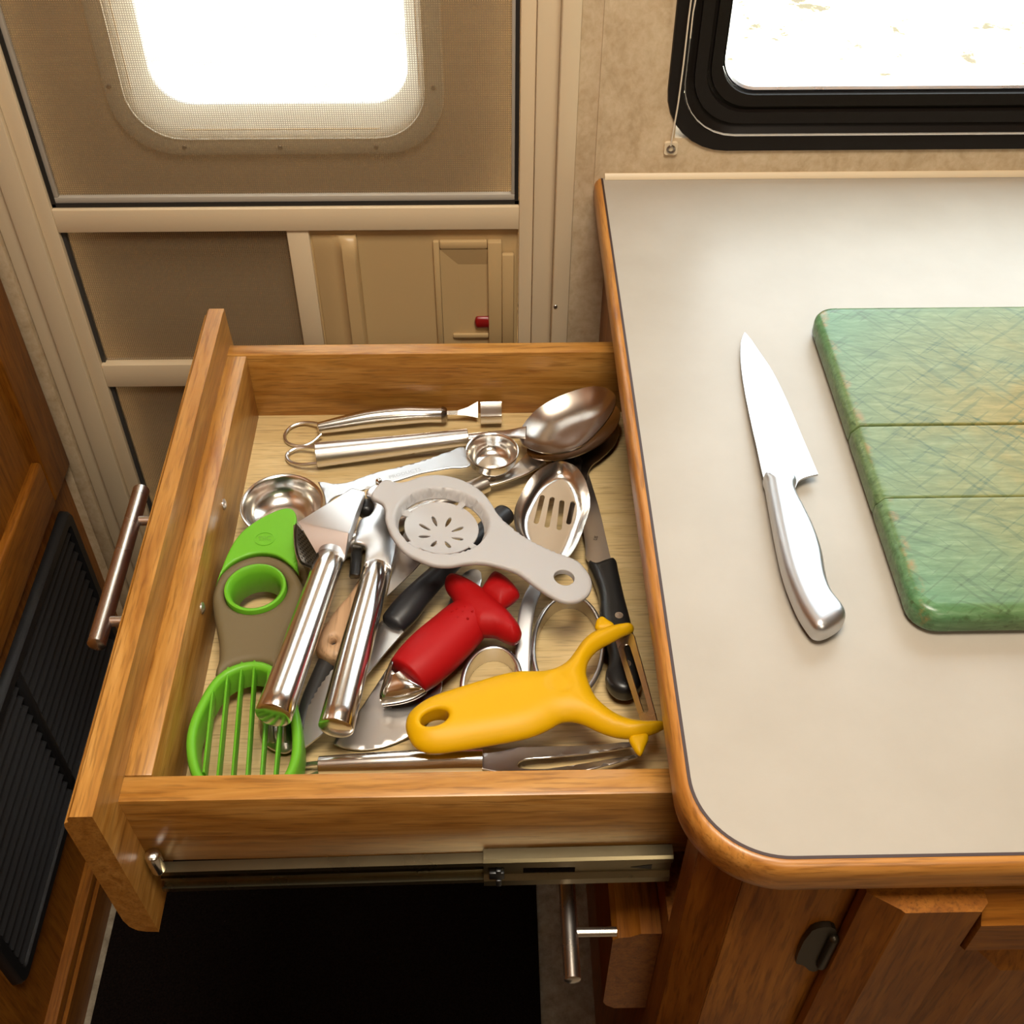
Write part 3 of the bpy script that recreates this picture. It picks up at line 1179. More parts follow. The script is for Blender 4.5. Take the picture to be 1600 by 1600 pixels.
# ================================================================ BASE CABINET
bc = empty('base_cabinet', (0.3, 0.0, ZF), 'honey oak base cabinet under the cream countertop with a raised panel door', 'cabinet')
XE, YF = 0.006, -0.1855
mbc = MB()
# end panel around the drawer opening
oy0, oy1, oz0, oz1 = -0.150, 0.230, -0.150, -0.030
box(XE, XE + 0.016, -0.168, oy0, ZF + 0.002, -0.0225, mbc)
box(XE, XE + 0.016, oy1, YW - 0.0015, ZF + 0.002, -0.0225, mbc)
box(XE, XE + 0.016, oy0, oy1, oz1, -0.0225, mbc)
box(XE, XE + 0.016, oy0, oy1, ZF + 0.002, oz0, mbc)
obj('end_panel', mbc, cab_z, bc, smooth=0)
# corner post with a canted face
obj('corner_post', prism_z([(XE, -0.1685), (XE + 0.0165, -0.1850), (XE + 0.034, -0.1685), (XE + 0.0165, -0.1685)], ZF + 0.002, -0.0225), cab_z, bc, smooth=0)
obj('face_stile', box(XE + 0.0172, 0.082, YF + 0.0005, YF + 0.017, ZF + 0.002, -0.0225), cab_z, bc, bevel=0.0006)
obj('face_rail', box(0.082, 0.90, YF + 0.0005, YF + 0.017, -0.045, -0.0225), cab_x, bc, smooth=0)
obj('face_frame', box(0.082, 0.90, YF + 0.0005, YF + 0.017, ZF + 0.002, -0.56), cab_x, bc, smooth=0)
obj('cabinet_back', box(XE + 0.0165, 0.90, -0.12, -0.11, ZF + 0.002, -0.16), seam_dark, bc, smooth=0)
# raised panel door
px0, px1, pz0, pz1 = 0.0765, 0.42, -0.55, -0.030
YDR = YF - 0.0005
dr = obj('door', box(px0 + 0.05, px1 - 0.05, YDR - 0.006, YDR - 0.0005, pz0 + 0.05, pz1 - 0.05), cab_x, bc, smooth=0)
SW = 0.052


def door_member(name, poly_xz, m_, parent):
    """stile or rail: mitre-free plank with an ogee bevel on its outer edge and a small inner bevel"""
    pass


def frame_piece(name, x0, x1, z0, z1, m_, parent, out):
    """box with one long arris cut to a wide bevel; out is the outer side: 'l','r','t','b'"""
    t0, t1 = YDR - 0.0005, YDR - 0.0165
    bw = 0.013
    ib = 0.004
    if out in 'lr':
        a, b2 = (x0, x1) if out == 'l' else (x1, x0)
        sg = 1 if out == 'l' else -1
        poly = [(a, t0), (a, t1 + 0.010), (a + sg * 0.002, t1 + 0.0085), (a + sg * bw, t1 + 0.0015), (a + sg * (bw + 0.0015), t1), (b2 - sg * ib, t1), (b2, t1 + 0.004), (b2, t0)]
        return obj(name, prism_z(poly, z0, z1), m_, parent, smooth=20)
    a, b2 = (z0, z1) if out == 'b' else (z1, z0)
    sg = 1 if out == 'b' else -1
    poly = [(t0, a), (t1 + 0.010, a), (t1 + 0.0085, a + sg * 0.002), (t1 + 0.0015, a + sg * bw), (t1, a + sg * (bw + 0.0015)), (t1, b2 - sg * ib), (t1 + 0.004, b2), (t0, b2)]
    return obj(name, prism_x(poly, x0, x1), m_, parent, smooth=20)


frame_piece('stile', px0, px0 + SW, pz0, pz1 - 0.0001, cab_z, dr, 'l')
frame_piece('stile', px1 - SW, px1, pz0, pz1, cab_z, dr, 'r')
frame_piece('rail', px0 + SW, px1 - SW, pz1 - 0.044, pz1, cab_x, dr, 't')
frame_piece('rail', px0 + SW, px1 - SW, pz0, pz0 + SW, cab_x, dr, 'b')
rx0, rx1, rz0, rz1 = px0 + SW + 0.003, px1 - SW - 0.003, pz0 + SW + 0.003, pz1 - 0.044 - 0.003
mbp = MB()
k_ = 0.024
mbp.add([(rx0, YDR - 0.0065, rz0), (rx1, YDR - 0.0065, rz0), (rx1, YDR - 0.0065, rz1), (rx0, YDR - 0.0065, rz1), (rx0 + k_, YDR - 0.0135, rz0 + k_), (rx1 - k_, YDR - 0.0135, rz0 + k_), (rx1 - k_, YDR - 0.0135, rz1 - k_), (rx0 + k_, YDR - 0.0135, rz1 - k_)], [(3, 2, 1, 0), (4, 5, 6, 7), (0, 1, 5, 4), (1, 2, 6, 5), (2, 3, 7, 6), (3, 0, 4, 7)])
obj('raised_panel', mbp, cab_z, dr, smooth=0)
# partial wrap hinge, antique bronze
hq = aty(1272, 1478, YF)
hx, hz = px0 - 0.001, hq[2]
mbh = MB()
hinge_pts = [(hx + (a_ - hx) * 1.2, hz + (b_ - hz) * 1.28) for a_, b_ in [(hx - 0.011, hz + 0.018), (hx - 0.004, hz + 0.021), (hx - 0.0005, hz + 0.014), (hx - 0.0005, hz - 0.015), (hx - 0.003, hz - 0.019), (hx - 0.008, hz - 0.013), (hx - 0.012, hz - 0.010)]]
poly = smooth_closed([(a, b2) for a, b2 in hinge_pts], 3)
n = len(poly)
mbh.add([(q[0], YF + 0.0002, q[1]) for q in poly] + [(q[0], YF - 0.0028, q[1]) for q in poly], [tuple(range(n)), tuple(range(2 * n - 1, n - 1, -1))] + [(i, (i + 1) % n, n + (i + 1) % n, n + i) for i in range(n)])
loft(*round_ends([(hx - 0.0016, YF - 0.0035, hz - 0.014), (hx - 0.0016, YF - 0.0035, hz + 0.016)], [0.0026, 0.0026], 3), up=(0, 1, 0), nseg=12, mb=mbh)
obj('hinge', mbh, hinge_bronze, bc, label='dark bronze wrap hinge')
# closed drawer below the open one, on the cabinet end
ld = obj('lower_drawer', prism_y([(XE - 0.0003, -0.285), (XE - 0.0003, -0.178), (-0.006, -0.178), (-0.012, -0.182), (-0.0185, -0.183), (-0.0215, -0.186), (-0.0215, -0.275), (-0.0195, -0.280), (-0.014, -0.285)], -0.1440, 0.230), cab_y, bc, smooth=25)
hxx, hzz = -0.047, -0.236
hz_ = atx(890, 1450, hxx)
hzz = hz_[2]
yb_ = atx(895, 1527, hxx)[1]
lh = obj('bar_handle', loft(*round_ends([(hxx, yb_, hzz), (hxx, yb_ + 0.150, hzz)], [0.0046] * 2, 2, 0.25), up=(0, 0, 1), nseg=20), nickel, ld)
for yy in (yb_ + 0.026, yb_ + 0.124):
    obj('post', loft([(hxx + 0.003, yy, hzz), (-0.0213, yy, hzz)], 0.0026, nseg=14), nickel, ld)

# ================================================================ COUNTERTOP
ct = empty('countertop', (0.4, 0.08, -0.022), 'cream laminate countertop with a rounded oak edge', 'countertop')
R_ = 0.039
YFr = -0.1907
corner = [(0.0, YW - 0.0004), (0.0, 0.25), (0.0, 0.1), (0.0, -0.05)]
corner += [(R_ - R_ * math.cos(a), (YFr + R_) - R_ * math.sin(a)) for a in np.linspace(0, math.pi / 2, 20)]
corner += [(0.3, YFr), (0.92, YFr)]
poly = corner + [(0.92, YW - 0.0004)]
obj('laminate_top', prism_z(poly, -0.0215, 0.0), laminate, ct, smooth=30)
prof = [(0.0003, -0.0002), (0.0012, 0.0001), (0.0030, -0.0004), (0.0046, -0.0016), (0.0058, -0.0040), (0.0062, -0.0080), (0.0062, -0.0150), (0.0056, -0.0190), (0.0040, -0.0215), (0.0003, -0.0220)]
P2 = np.array(corner)
nrm = []
for i in range(len(P2)):
    a = P2[min(i + 1, len(P2) - 1)] - P2[max(i - 1, 0)]
    a /= np.linalg.norm(a)
    nrm.append((a[1], -a[0]))
nrm = [(-abs(q[0]) if abs(q[0]) > 1e-9 else 0, -abs(q[1]) if abs(q[1]) > 1e-9 else 0) for q in nrm]
nrm[-1] = nrm[-2] = (0, -1.0)
nrm[0] = nrm[1] = nrm[2] = (-1.0, 0)


def sweep(prof, closed=True):
    mb = MB()
    n = len(prof)
    vs, fs = [], []
    for i in range(len(P2)):
        for (o, z) in prof:
            vs.append((P2[i][0] + nrm[i][0] * o, P2[i][1] + nrm[i][1] * o, z))
    for i in range(len(P2) - 1):
        for k in range(n):
            l = (k + 1) % n
            fs.append((i * n + k, i * n + l, (i + 1) * n + l, (i + 1) * n + k))
    fs.append(tuple(range(n)))
    fs.append(tuple((len(P2) - 1) * n + k for k in range(n)))
    return mb.add(vs, fs)


oak_edge = oak('oak_edge_band', 'y', (0.50, 0.235, 0.055), (0.40, 0.165, 0.030), (0.26, 0.090, 0.012), 0.34, 7.7)
oak_edge_x = oak('oak_edge_band_front', 'x', (0.50, 0.235, 0.055), (0.40, 0.165, 0.030), (0.26, 0.090, 0.012), 0.34, 7.7)
eb = obj('edge_band', sweep(prof), oak_edge, ct, smooth=40)
eb.data.materials.append(oak_edge_x)
for pl_ in eb.data.polygons:
    c_ = pl_.center + Vector(ROOT[ct.name])
    if c_.x > 0.022 * S:
        pl_.material_index = 1
obj('edge_seam', sweep([(-0.0003, -0.001), (-0.0003, 0.00015), (0.0012, 0.00025), (0.0014, -0.0004)]), seam_dark, ct, smooth=0)

# ================================================================ THE OPEN DRAWER
dw = empty('open_drawer', (-0.13, 0.045, -0.145), 'open oak kitchen drawer full of utensils, pulled out beside the countertop', 'drawer')
ZD = -0.045
ZB = -0.100
bvd = 0.0009
obj('side_board', box(-0.2693, 0.10, -0.1331, -0.1190, -0.1045, ZD), oak_x, dw, bevel=bvd)
obj('side_board', box(-0.2693, 0.10, 0.2122, 0.2240, -0.1045, ZD), oak_x, dw, bevel=bvd)
obj('inner_front', box(-0.2690, -0.2552, -0.1187, 0.2119, -0.1045, ZD), oak_y, dw, bevel=bvd)
obj('back_board', box(0.088, 0.10, -0.1187, 0.2119, -0.1045, ZD), oak_y, dw, bevel=bvd)
obj('drawer_bottom', box(-0.2555, 0.0885, -0.1195, 0.2125, -0.1042, ZB), birch, dw, smooth=0)
# outer front with a stepped lip, leaning out a little as in the photo
def lean(x, z):
    return x + (z + 0.020) * (-0.036)


fp = [(-0.2695, -0.0202), (-0.2798, -0.0202), (-0.2812, -0.0216), (-0.2816, -0.0246), (-0.2838, -0.0258), (-0.2846, -0.0285), (-0.2846, -0.1260), (-0.2832, -0.1335), (-0.2800, -0.1380), (-0.2760, -0.1395), (-0.2695, -0.1400)]
fp = [(lean(x, z), z) for x, z in fp]
dfr = obj('drawer_front', prism_y(fp, -0.1550, 0.2325), oak_y, dw, smooth=22, bevel=0)
# bar handle on the outside
xh = -0.309
h0, h1 = atx(220, 763, xh), atx(152, 1010, xh)
zh = (h0[2] + h1[2]) / 2
hd = obj('bar_handle', loft(*round_ends([(xh, h1[1], zh), (xh, h0[1], zh)], [0.0052, 0.0052], 2, 0.2), nseg=24), nickel, dw)
for yy in (atx(228, 800, xh + 0.01)[1] + 0.0, atx(180, 962, xh + 0.008)[1]):
    obj('post', loft([(xh + 0.004, yy, zh), (-0.2815, yy, zh)], 0.0031, nseg=14), nickel, dw)
for q in ((350, 788), (316, 950)):
    p = atx(q[0], q[1], -0.2550)
    obj('screw', disc(p - np.array([0.0003, 0, 0]), (1, 0, 0), 0.0036, 0.0012, dome=0.0006), steel_satin, dw)
# telescopic rail on the near side: inner channel and wider cabinet channel
def channel(x0, x1, z00, z01, ztop0, ztop1, h, y0, dep, m_, name):
    mb = MB()
    t_ = 0.0011
    prof = [(0, 0), (0, -h), (-dep, -h), (-dep, -h + 0.0035), (-dep + t_, -h + 0.0035), (-dep + t_, -h + t_), (-t_, -h + t_), (-t_, -t_), (-dep + t_, -t_), (-dep + t_, -0.0035), (-dep, -0.0035), (-dep, 0)]
    vs0 = [(x0, y0 + a, ztop0 + b2) for a, b2 in prof]
    vs1 = [(x1, y0 + a, ztop1 + b2) for a, b2 in prof]
    n = len(prof)
    mb.add(vs0 + vs1, [tuple(range(n)), tuple(range(2 * n - 1, n - 1, -1))] + [(i, (i + 1) % n, n + (i + 1) % n, n + i) for i in range(n)])
    return obj(name, mb, m_, dw, smooth=0)


YS = -0.1333
ra = aty(236, 1347, YS)
rb_ = aty(755, 1331, YS)
rc_ = aty(755, 1325, YS)
rd = aty(1062, 1319, YS)
channel(-0.2630, -0.070, 0, 0, ra[2], rb_[2], 0.0215, YS, 0.0060, rail_metal, 'slide_channel')
mbs = box8([(-0.2625, YS - 0.0040, ra[2] - 0.0125), (-0.07, YS - 0.0040, rb_[2] - 0.0125), (-0.07, YS - 0.0015, rb_[2] - 0.0125), (-0.2625, YS - 0.0015, ra[2] - 0.0125), (-0.2625, YS - 0.0040, ra[2] - 0.0105), (-0.07, YS - 0.0040, rb_[2] - 0.0105), (-0.07, YS - 0.0015, rb_[2] - 0.0105), (-0.2625, YS - 0.0015, ra[2] - 0.0105)])
obj('slide_rib', mbs, rail_metal, dw, smooth=0)
# outer member: face plate with rolled edges and a slot
mbs = MB()
zt0, zt1 = rc_[2], rd[2] + 0.001
hh = 0.0270
x0s, x1s = rc_[0], 0.0040


def memb(z_of, x0, x1, y_of):
    prof = [(y, z) for y, z in y_of]
    n = len(prof)
    vs = [(x0, YS - 0.008 + a, zt0 + b2) for a, b2 in prof] + [(x1, YS - 0.008 + a, zt1 + b2) for a, b2 in prof]
    return MB().add(vs, [tuple(range(n)), tuple(range(2 * n - 1, n - 1, -1))] + [(i, (i + 1) % n, n + (i + 1) % n, n + i) for i in range(n)])


so = obj('slide_outer', memb(None, x0s, x1s, [(0.0075, 0.0), (0.0015, 0.0), (0.0, -0.0012), (0.0, -0.0055), (0.0022, -0.0078), (0.0024, -0.0180), (0.0, -0.0208), (0.0, -0.0260), (0.0012, -hh), (0.0075, -hh), (0.0075, -hh + 0.001), (0.0046, -hh + 0.001), (0.0046, -0.0012), (0.0075, -0.0012)]), rail_metal, dw, smooth=20)
def onrail(u):
    t_ = (u - 755) / (1062 - 755)
    return x0s + (x1s - x0s) * t_, zt0 + (zt1 - zt0) * t_


xa, za = onrail(820)
xb, zb2 = onrail(905)
obj('slide_slot', box(xa, xb, YS - 0.0059, YS - 0.0054, za - 0.0165, za - 0.0118), mat_black, so, smooth=0)
xa, za = onrail(764)
mbs = box(xa, xa + 0.008, YS - 0.0088, YS - 0.0055, za - 0.0180, za - 0.0110)
box(xa + 0.0035, xa + 0.0065, YS - 0.0094, YS - 0.0055, za - 0.0245, za - 0.0180, mbs)
box(xa + 0.0035, xa + 0.0065, YS - 0.0090, YS - 0.0055, za - 0.0110, za - 0.0085, mbs)
obj('slide_catch', mbs, black_plastic, so, bevel=0.0006)
xa, za = onrail(1015)
obj('slide_mark', prism_y([(xa - 0.006, za - 0.0135), (xa + 0.005, za - 0.0110), (xa + 0.005, za - 0.0160)], YS - 0.0059, YS - 0.0054), black_plastic, so, smooth=0)
p = aty(246, 1366, YS - 0.010)
obj('slide_roller', loft(*round_ends([(-0.2615, YS - 0.0035, p[2] + 0.0075), (-0.2615, YS - 0.0035, p[2] - 0.0065)], [0.004, 0.004], 3, 0.5), up=(0, 1, 0), nseg=14), steel_polish, dw)
for uu in (325, 378):
    q = aty(uu, 1353, YS - 0.0012)
    obj('screw', disc((q[0], YS - 0.0012, q[2] - 0.001), (0, -1, 0), 0.0026, 0.0009), steel_dark, dw)
#@UTENSILS

# ================================================================ UTENSILS
def root(name, u, v, z, label, cat='utensil', group=None):
    return empty(name, tuple(atz(u, v, z)), label, cat, group)


def P3(u, v, z):
    return atz(u, v, z)


def wire(pts, r, k=6, closed=False, nseg=10, up=(0, 0, 1)):
    path = smooth_open([P3(*q) for q in pts], k)
    return loft(path, r, up=up, nseg=nseg, closed=closed)


def tube(pts, k=5, nseg=28, ends=(2, 0.25), up=(0, 0, 1), power=2.0):
    """pts: (u, v, z, half width, half height)"""
    A = np.array([np.append(P3(q[0], q[1], q[2]), [q[3], q[4] if len(q) > 4 else q[3]]) for q in pts])
    A = smooth_open(A, k) if len(A) > 2 else A
    path, rad = [a[:3] for a in A], [(a[3], a[4]) for a in A]
    if ends:
        path, rad = round_ends(path, rad, *ends)
    return loft(path, rad, up=up, nseg=nseg, power=power)


def bowl_fn(D, w, t):
    """spoon bowl: sunk by D within w of the edge, sheet thickness t, rolled rim"""
    def top(d, q):
        return -D * (1 - (1 - np.clip(d / w, 0, 1)) ** 2.2)

    def bot(d, q):
        return -D * (1 - (1 - np.clip(d / w, 0, 1)) ** 2.2) - t
    return dict(top=top, bot=bot, r=0.0008)


# ---------- zester with channel blade, back of the drawer
zs = root('zester', 600, 655, ZB, 'steel peeler zester with swelling handle and wire loop, along the drawer back', 'zester')
obj('handle', tube([(498, 669, -0.0925, 0.0036, 0.0044), (530, 663, -0.0918, 0.0050, 0.0056), (580, 654, -0.0905, 0.0064, 0.0070), (630, 649, -0.090, 0.0066, 0.0070), (665, 648, -0.0905, 0.0056, 0.0060), (692, 648, -0.0905, 0.0054, 0.0062)], 6), steel_polish, zs)
obj('hanging_loop', wire([(500, 662, -0.0925), (476, 660, -0.0960), (455, 667, -0.0975), (445, 680, -0.098), (450, 692, -0.0982), (468, 697, -0.0978), (486, 692, -0.0965), (502, 678, -0.0935)], 0.0011), steel_satin, zs)
obj('ferrule', tube([(691, 648, -0.0905, 0.0058, 0.0066), (697, 648, -0.0905, 0.0046, 0.0056)], 2), steel_dark, zs)
a = [P3(697, 646, -0.0905), P3(715, 646, -0.0905), P3(730, 645, -0.0905), P3(747, 644, -0.0905)]
mb = MB()
hw = [0.0014, 0.0016, 0.0030, 0.0060]
for k in range(3):
    pass
vs = []
for q, h in zip(a, hw):
    vs += [q + np.array([0, -h * 0.45, -h * 0.5]), q + np.array([0, h * 0.8, h]), q + np.array([0, h * 0.8 + 0.0007, h - 0.0006]), q + np.array([0, -h * 0.45 + 0.0007, -h * 0.5 - 0.0006])]
fs = []
for k in range(3):
    for i in range(4):
        j = (i + 1) % 4
        fs.append((k * 4 + i, k * 4 + j, k * 4 + 4 + j, k * 4 + 4 + i))
fs += [(0, 1, 2, 3), (12, 13, 14, 15)]
obj('fan_neck', mb.add(vs, fs), steel_satin, zs, smooth=0)
c0 = P3(751, 646, -0.0885)
c1 = P3(784, 645, -0.0885)
prof = []
for t_ in np.linspace(-0.15 * math.pi, 1.05 * math.pi, 15):
    prof.append((0.0068 * math.cos(t_), -0.0098 * math.sin(t_)))
pi_ = [(p_[0] * 0.88, p_[1] * 0.90) for p_ in reversed(prof)]
pr_ = prof + pi_
n = len(pr_)
vs = [c0 + np.array([0, q[0], q[1] + 0.001]) for q in pr_] + [c1 + np.array([0, q[0], q[1] + 0.001]) for q in pr_]
mb = MB().add(vs, [(i, (i + 1) % n, n + (i + 1) % n, n + i) for i in range(n)] + [tuple(range(n)), tuple(range(2 * n - 1, n - 1, -1))])
obj('channel_blade', mb, steel_satin, zs, smooth=40)

# ---------- serving spoon with tube handle (topmost of the nested three)
sp = root('serving_spoon', 700, 690, ZB, 'large steel serving spoon with tube handle and loop, topmost of three nested bowls', 'spoon', 'nested serving spoons')
obj('handle', tube([(495, 711, -0.0908, 0.0088), (600, 699, -0.0892, 0.0074), (731, 683, -0.0870, 0.0058)], 4, ends=(2, 0.12)), steel_satin, sp)
obj('hanging_loop', wire([(496, 699, -0.0915), (470, 699, -0.0945), (454, 705, -0.096), (448, 713, -0.0965), (454, 722, -0.0965), (470, 726, -0.095), (496, 724, -0.092)], 0.0013), steel_satin, sp)
pl = Plane((820, 690, -0.0760), (960, 630, -0.0560), (890, 700, -0.0640))
ol = smooth_closed([(817.5, 664), (836, 642), (860, 626), (892, 612), (926, 603.5), (949, 607), (961, 617), (962, 628), (955, 646), (936, 671), (911, 694), (886, 704), (861, 708), (836, 704), (817, 694), (811, 680)], 5)
obj('bowl', pillow(pl, pl.locs(ol), spacing=0.0022, **bowl_fn(0.0120, 0.024, 0.0009)), spoon_steel, sp, smooth=50)
obj('neck', loft(smooth_open([P3(730, 683, -0.0870), P3(755, 681, -0.0855), P3(785, 679, -0.0825), P3(806, 677, -0.0785), P3(822, 676, -0.0772)], 4), [(0.0030 + 0.0032 * (k / 16) ** 1.6, 0.0014) for k in range(17)], power=3), steel_satin, sp)

# ---------- second spoon under it
s2 = root('serving_spoon', 640, 790, ZB, 'second steel serving spoon, its tube handle passing under the white egg separator', 'spoon', 'nested serving spoons')
pl2 = Plane((824, 716, -0.0865), (968, 650, -0.0760), (892, 716, -0.0800))
ol2 = smooth_closed([(824, 700), (840, 672), (866, 652), (898, 636), (932, 626), (956, 630), (968, 641), (968, 655), (960, 672), (945, 688), (922, 703), (894, 714), (864, 719), (840, 717), (826, 712)], 5)
obj('bowl', pillow(pl2, pl2.locs(ol2), spacing=0.0025, **bowl_fn(0.0090, 0.024, 0.0009)), spoon_steel, s2, smooth=50)
obj('neck', loft(smooth_open([P3(757, 756, -0.0890), P3(780, 749, -0.0885), P3(806, 738, -0.088), P3(824, 727, -0.0875), P3(838, 717, -0.0895)], 4), [(0.0034 + 0.0052 * (k / 16) ** 1.3, 0.0014) for k in range(17)], power=3), steel_satin, s2)
obj('handle', tube([(760, 755, -0.0890, 0.0060), (620, 818, -0.0915, 0.0066), (478, 884, -0.0925, 0.0070)], 4, ends=(2, 0.12)), steel_satin, s2)

# ---------- third, dark spoon: handle runs down under the slotted spoon
s3 = root('serving_spoon', 900, 780, ZB, 'dark steel spoon lowest under the nested bowls, handle running under the slotted spoon', 'spoon', 'nested serving spoons')
pl3 = Plane((880, 722, -0.0945), (962, 690, -0.0905), (930, 640, -0.0915))
ol3 = smooth_closed([(866, 730), (858, 700), (866, 672), (890, 652), (925, 642), (955, 652), (967, 672), (964, 688), (955, 701), (938, 717), (925, 727), (918, 740), (916, 750), (900, 752), (892, 742), (880, 735)], 4)
obj('bowl', pillow(pl3, pl3.locs(ol3), spacing=0.003, **bowl_fn(0.0030, 0.014, 0.0010)), steel_dark, s3, smooth=50)
obj('handle', loft(smooth_open([P3(906, 748, -0.0955), P3(900, 770, -0.0962), P3(890, 810, -0.0972), P3(876, 862, -0.0976)], 5), [(0.0052 - 0.0022 * k / 15, 0.0013) for k in range(16)], power=3), steel_dark, s3)

# ---------- double ended measuring scoop
ms_ = root('measuring_scoop', 600, 745, -0.08, 'double ended steel measuring scoop with bright flat handle between two round cups', 'scoop')
plc = Plane((442, 786, -0.0735), (600, 745, -0.0745), (470, 820, -0.0750))
plh = Plane((500, 770, -0.0738), (720, 715, -0.0705), (600, 752, -0.0722))
cA = plc.loc(441, 788)
RA = 0.0252
pf = [(RA, 0.0), (RA + 0.0012, 0.0003), (RA + 0.0016, -0.0004), (RA + 0.0004, -0.0014), (RA - 0.0012, -0.008), (RA - 0.006, -0.0145), (RA - 0.013, -0.0170), (0.0002, -0.0174), (0.0002, -0.0166), (RA - 0.0135, -0.0161), (RA - 0.0066, -0.0137), (RA - 0.0022, -0.0076), (RA - 0.0010, -0.0010)]
obj('large_cup', lathe(plc, cA[0], cA[1], pf, 56), steel_polish, ms_, smooth=60)
cB = plh.loc(769, 704)
RB = 0.0168
pls = Plane((769, 704, -0.0700))
pf = [(RB, 0.0), (RB + 0.0008, 0.0003), (RB + 0.0011, -0.0004), (RB + 0.0002, -0.0012), (RB - 0.0006, -0.007), (RB - 0.0040, -0.0125), (RB - 0.008, -0.0140), (0.0002, -0.0143), (0.0002, -0.0136), (RB - 0.0085, -0.0132), (RB - 0.0046, -0.0118), (RB - 0.0015, -0.0066), (RB - 0.0008, -0.0010)]
obj('small_cup', lathe(pls, 0, 0, pf, 48) if False else lathe(pls, *pls.loc(769, 704), pf, 48), steel_polish, ms_, smooth=60)
hl = smooth_closed([(497, 754, 1), (507, 754), (520, 756.5), (542, 755), (567, 746), (592, 738), (630, 729), (667, 718), (705, 705), (724, 699), (729, 708), (729, 716), (735, 727), (722, 731.5), (705, 732), (680, 736), (655, 741), (630, 749), (600, 757), (560, 768), (530, 774), (515, 784), (507, 799, 1), (507, 778)], 4)
obj('flat_handle', pillow(plh, plh.locs(hl), spacing=0.003, **plate(0.0016, 0.0006)), steel_brush, ms_, smooth=40)
p1, p2 = plh.loc(604, 749), plh.loc(664, 733)
an = math.atan2(p2[1] - p1[1], p2[0] - p1[0])
obj('engraved_lettering', text_mb(plh, 'PRODUCTS', 633, 741, an, 0.0042, 0.00088), ink, ms_, smooth=0, label='faint engraved lettering')

# ---------- slotted spoon
ss = root('slotted_spoon', 860, 800, ZB, 'slotted steel spoon with four slots, resting under the egg separator handle', 'spoon')
pg = Plane((876, 724, -0.0705), (812, 815, -0.0740), (914, 815, -0.0740))
ol = smooth_closed([(858, 725), (876, 720.5), (893, 725), (905, 734), (917, 757), (922, 789), (913, 822), (901, 852), (886, 872), (868, 878), (848, 872), (822, 852), (806, 826), (804, 798), (815, 770), (834, 741)], 5)
slots = []
for (a, b2) in (((848, 763), (838.5, 802)), ((863.5, 766), (855.5, 808)), ((879, 771), (874.5, 812)), ((896, 773), (889.5, 803))):
    A_, B_ = pg.loc(*a), pg.loc(*b2)
    d_ = (B_ - A_) / np.linalg.norm(B_ - A_)
    nn_ = np.array([-d_[1], d_[0]]) * 0.00165
    pts = []
    for s0, base, sg in ((0, B_, 1), (1, A_, -1)):
        for t_ in np.linspace(-math.pi / 2, math.pi / 2, 6):
            pts.append(base + sg * (d_ * 0.00165 * math.cos(t_) - nn_ * math.sin(t_)))
    slots.append(np.array(pts))
obj('bowl', pillow(pg, pg.locs(ol), slots, spacing=0.0022, **dict(
    top=lambda d, q: -0.0085 * (1 - (1 - np.clip(segdist(q, [pg.locs(ol)]) / 0.0085, 0, 1)) ** 2.0),
    bot=lambda d, q: -0.0085 * (1 - (1 - np.clip(segdist(q, [pg.locs(ol)]) / 0.0085, 0, 1)) ** 2.0) - 0.0011, r=0.0005)), steel_polish, ss, smooth=50)
obj('handle', loft(smooth_open([P3(866, 874, -0.0765), P3(852, 892, -0.0790), P3(838, 918, -0.0810), P3(826, 945, -0.083), P3(819, 985, -0.0865), P3(816, 1055, -0.0935)], 5), [(0.0034 + 0.0012 * min(1, k / 12), 0.0014) for k in range(26)], power=4), steel_brush, ss, smooth=40)

# ---------- paring knife with black riveted handle
pk = root('paring_knife', 950, 960, ZB, 'small knife with black two-rivet handle along the right side of the drawer', 'knife')
pk_pl = Plane((930, 800, -0.0945), (960, 980, -0.0905), (940, 800, -0.0945))
bl = smooth_closed([(898, 700, 1), (917, 735), (926, 762), (936, 795), (946, 838), (955, 877, 1), (929.5, 885.5, 1), (919, 877), (914.5, 868), (915, 861), (913, 840), (905, 790), (899, 740)], 3)
obj('blade', pillow(pk_pl, pk_pl.locs(bl), spacing=0.003, **plate(0.0013, 0.0)), steel_worn, pk, smooth=30)
obj('blade_mark', text_mb(pk_pl, 'LIS', 931, 842, 1.25, 0.0034, 0.0008), black_plastic, pk, smooth=0)
hd_ = smooth_closed([(919, 882), (930, 886), (945, 881), (960, 879), (966, 898), (974, 934), (985, 976), (996, 1026), (1004, 1062), (1000, 1077), (985, 1088), (966, 1087), (952, 1076), (946, 1058), (951, 1040), (948, 1018), (941, 990), (937, 962), (937, 945), (934, 926), (925, 901)], 4)
kp = Plane((930, 890, -0.0905), (970, 1040, -0.0895), (960, 890, -0.0905))
obj('handle', pillow(kp, kp.locs(hd_), spacing=0.003, **plate(0.0135, 0.0045)), black_plastic, pk, smooth=50)
for q in ((966, 973), (978, 1048)):
    l_ = kp.loc(*q)
    obj('rivet', lathe(kp, l_[0], l_[1], [(0.0001, 0.0062), (0.0025, 0.0062), (0.0025, 0.00705), (0.0001, 0.0071)], 18), nickel, pk, smooth=30)

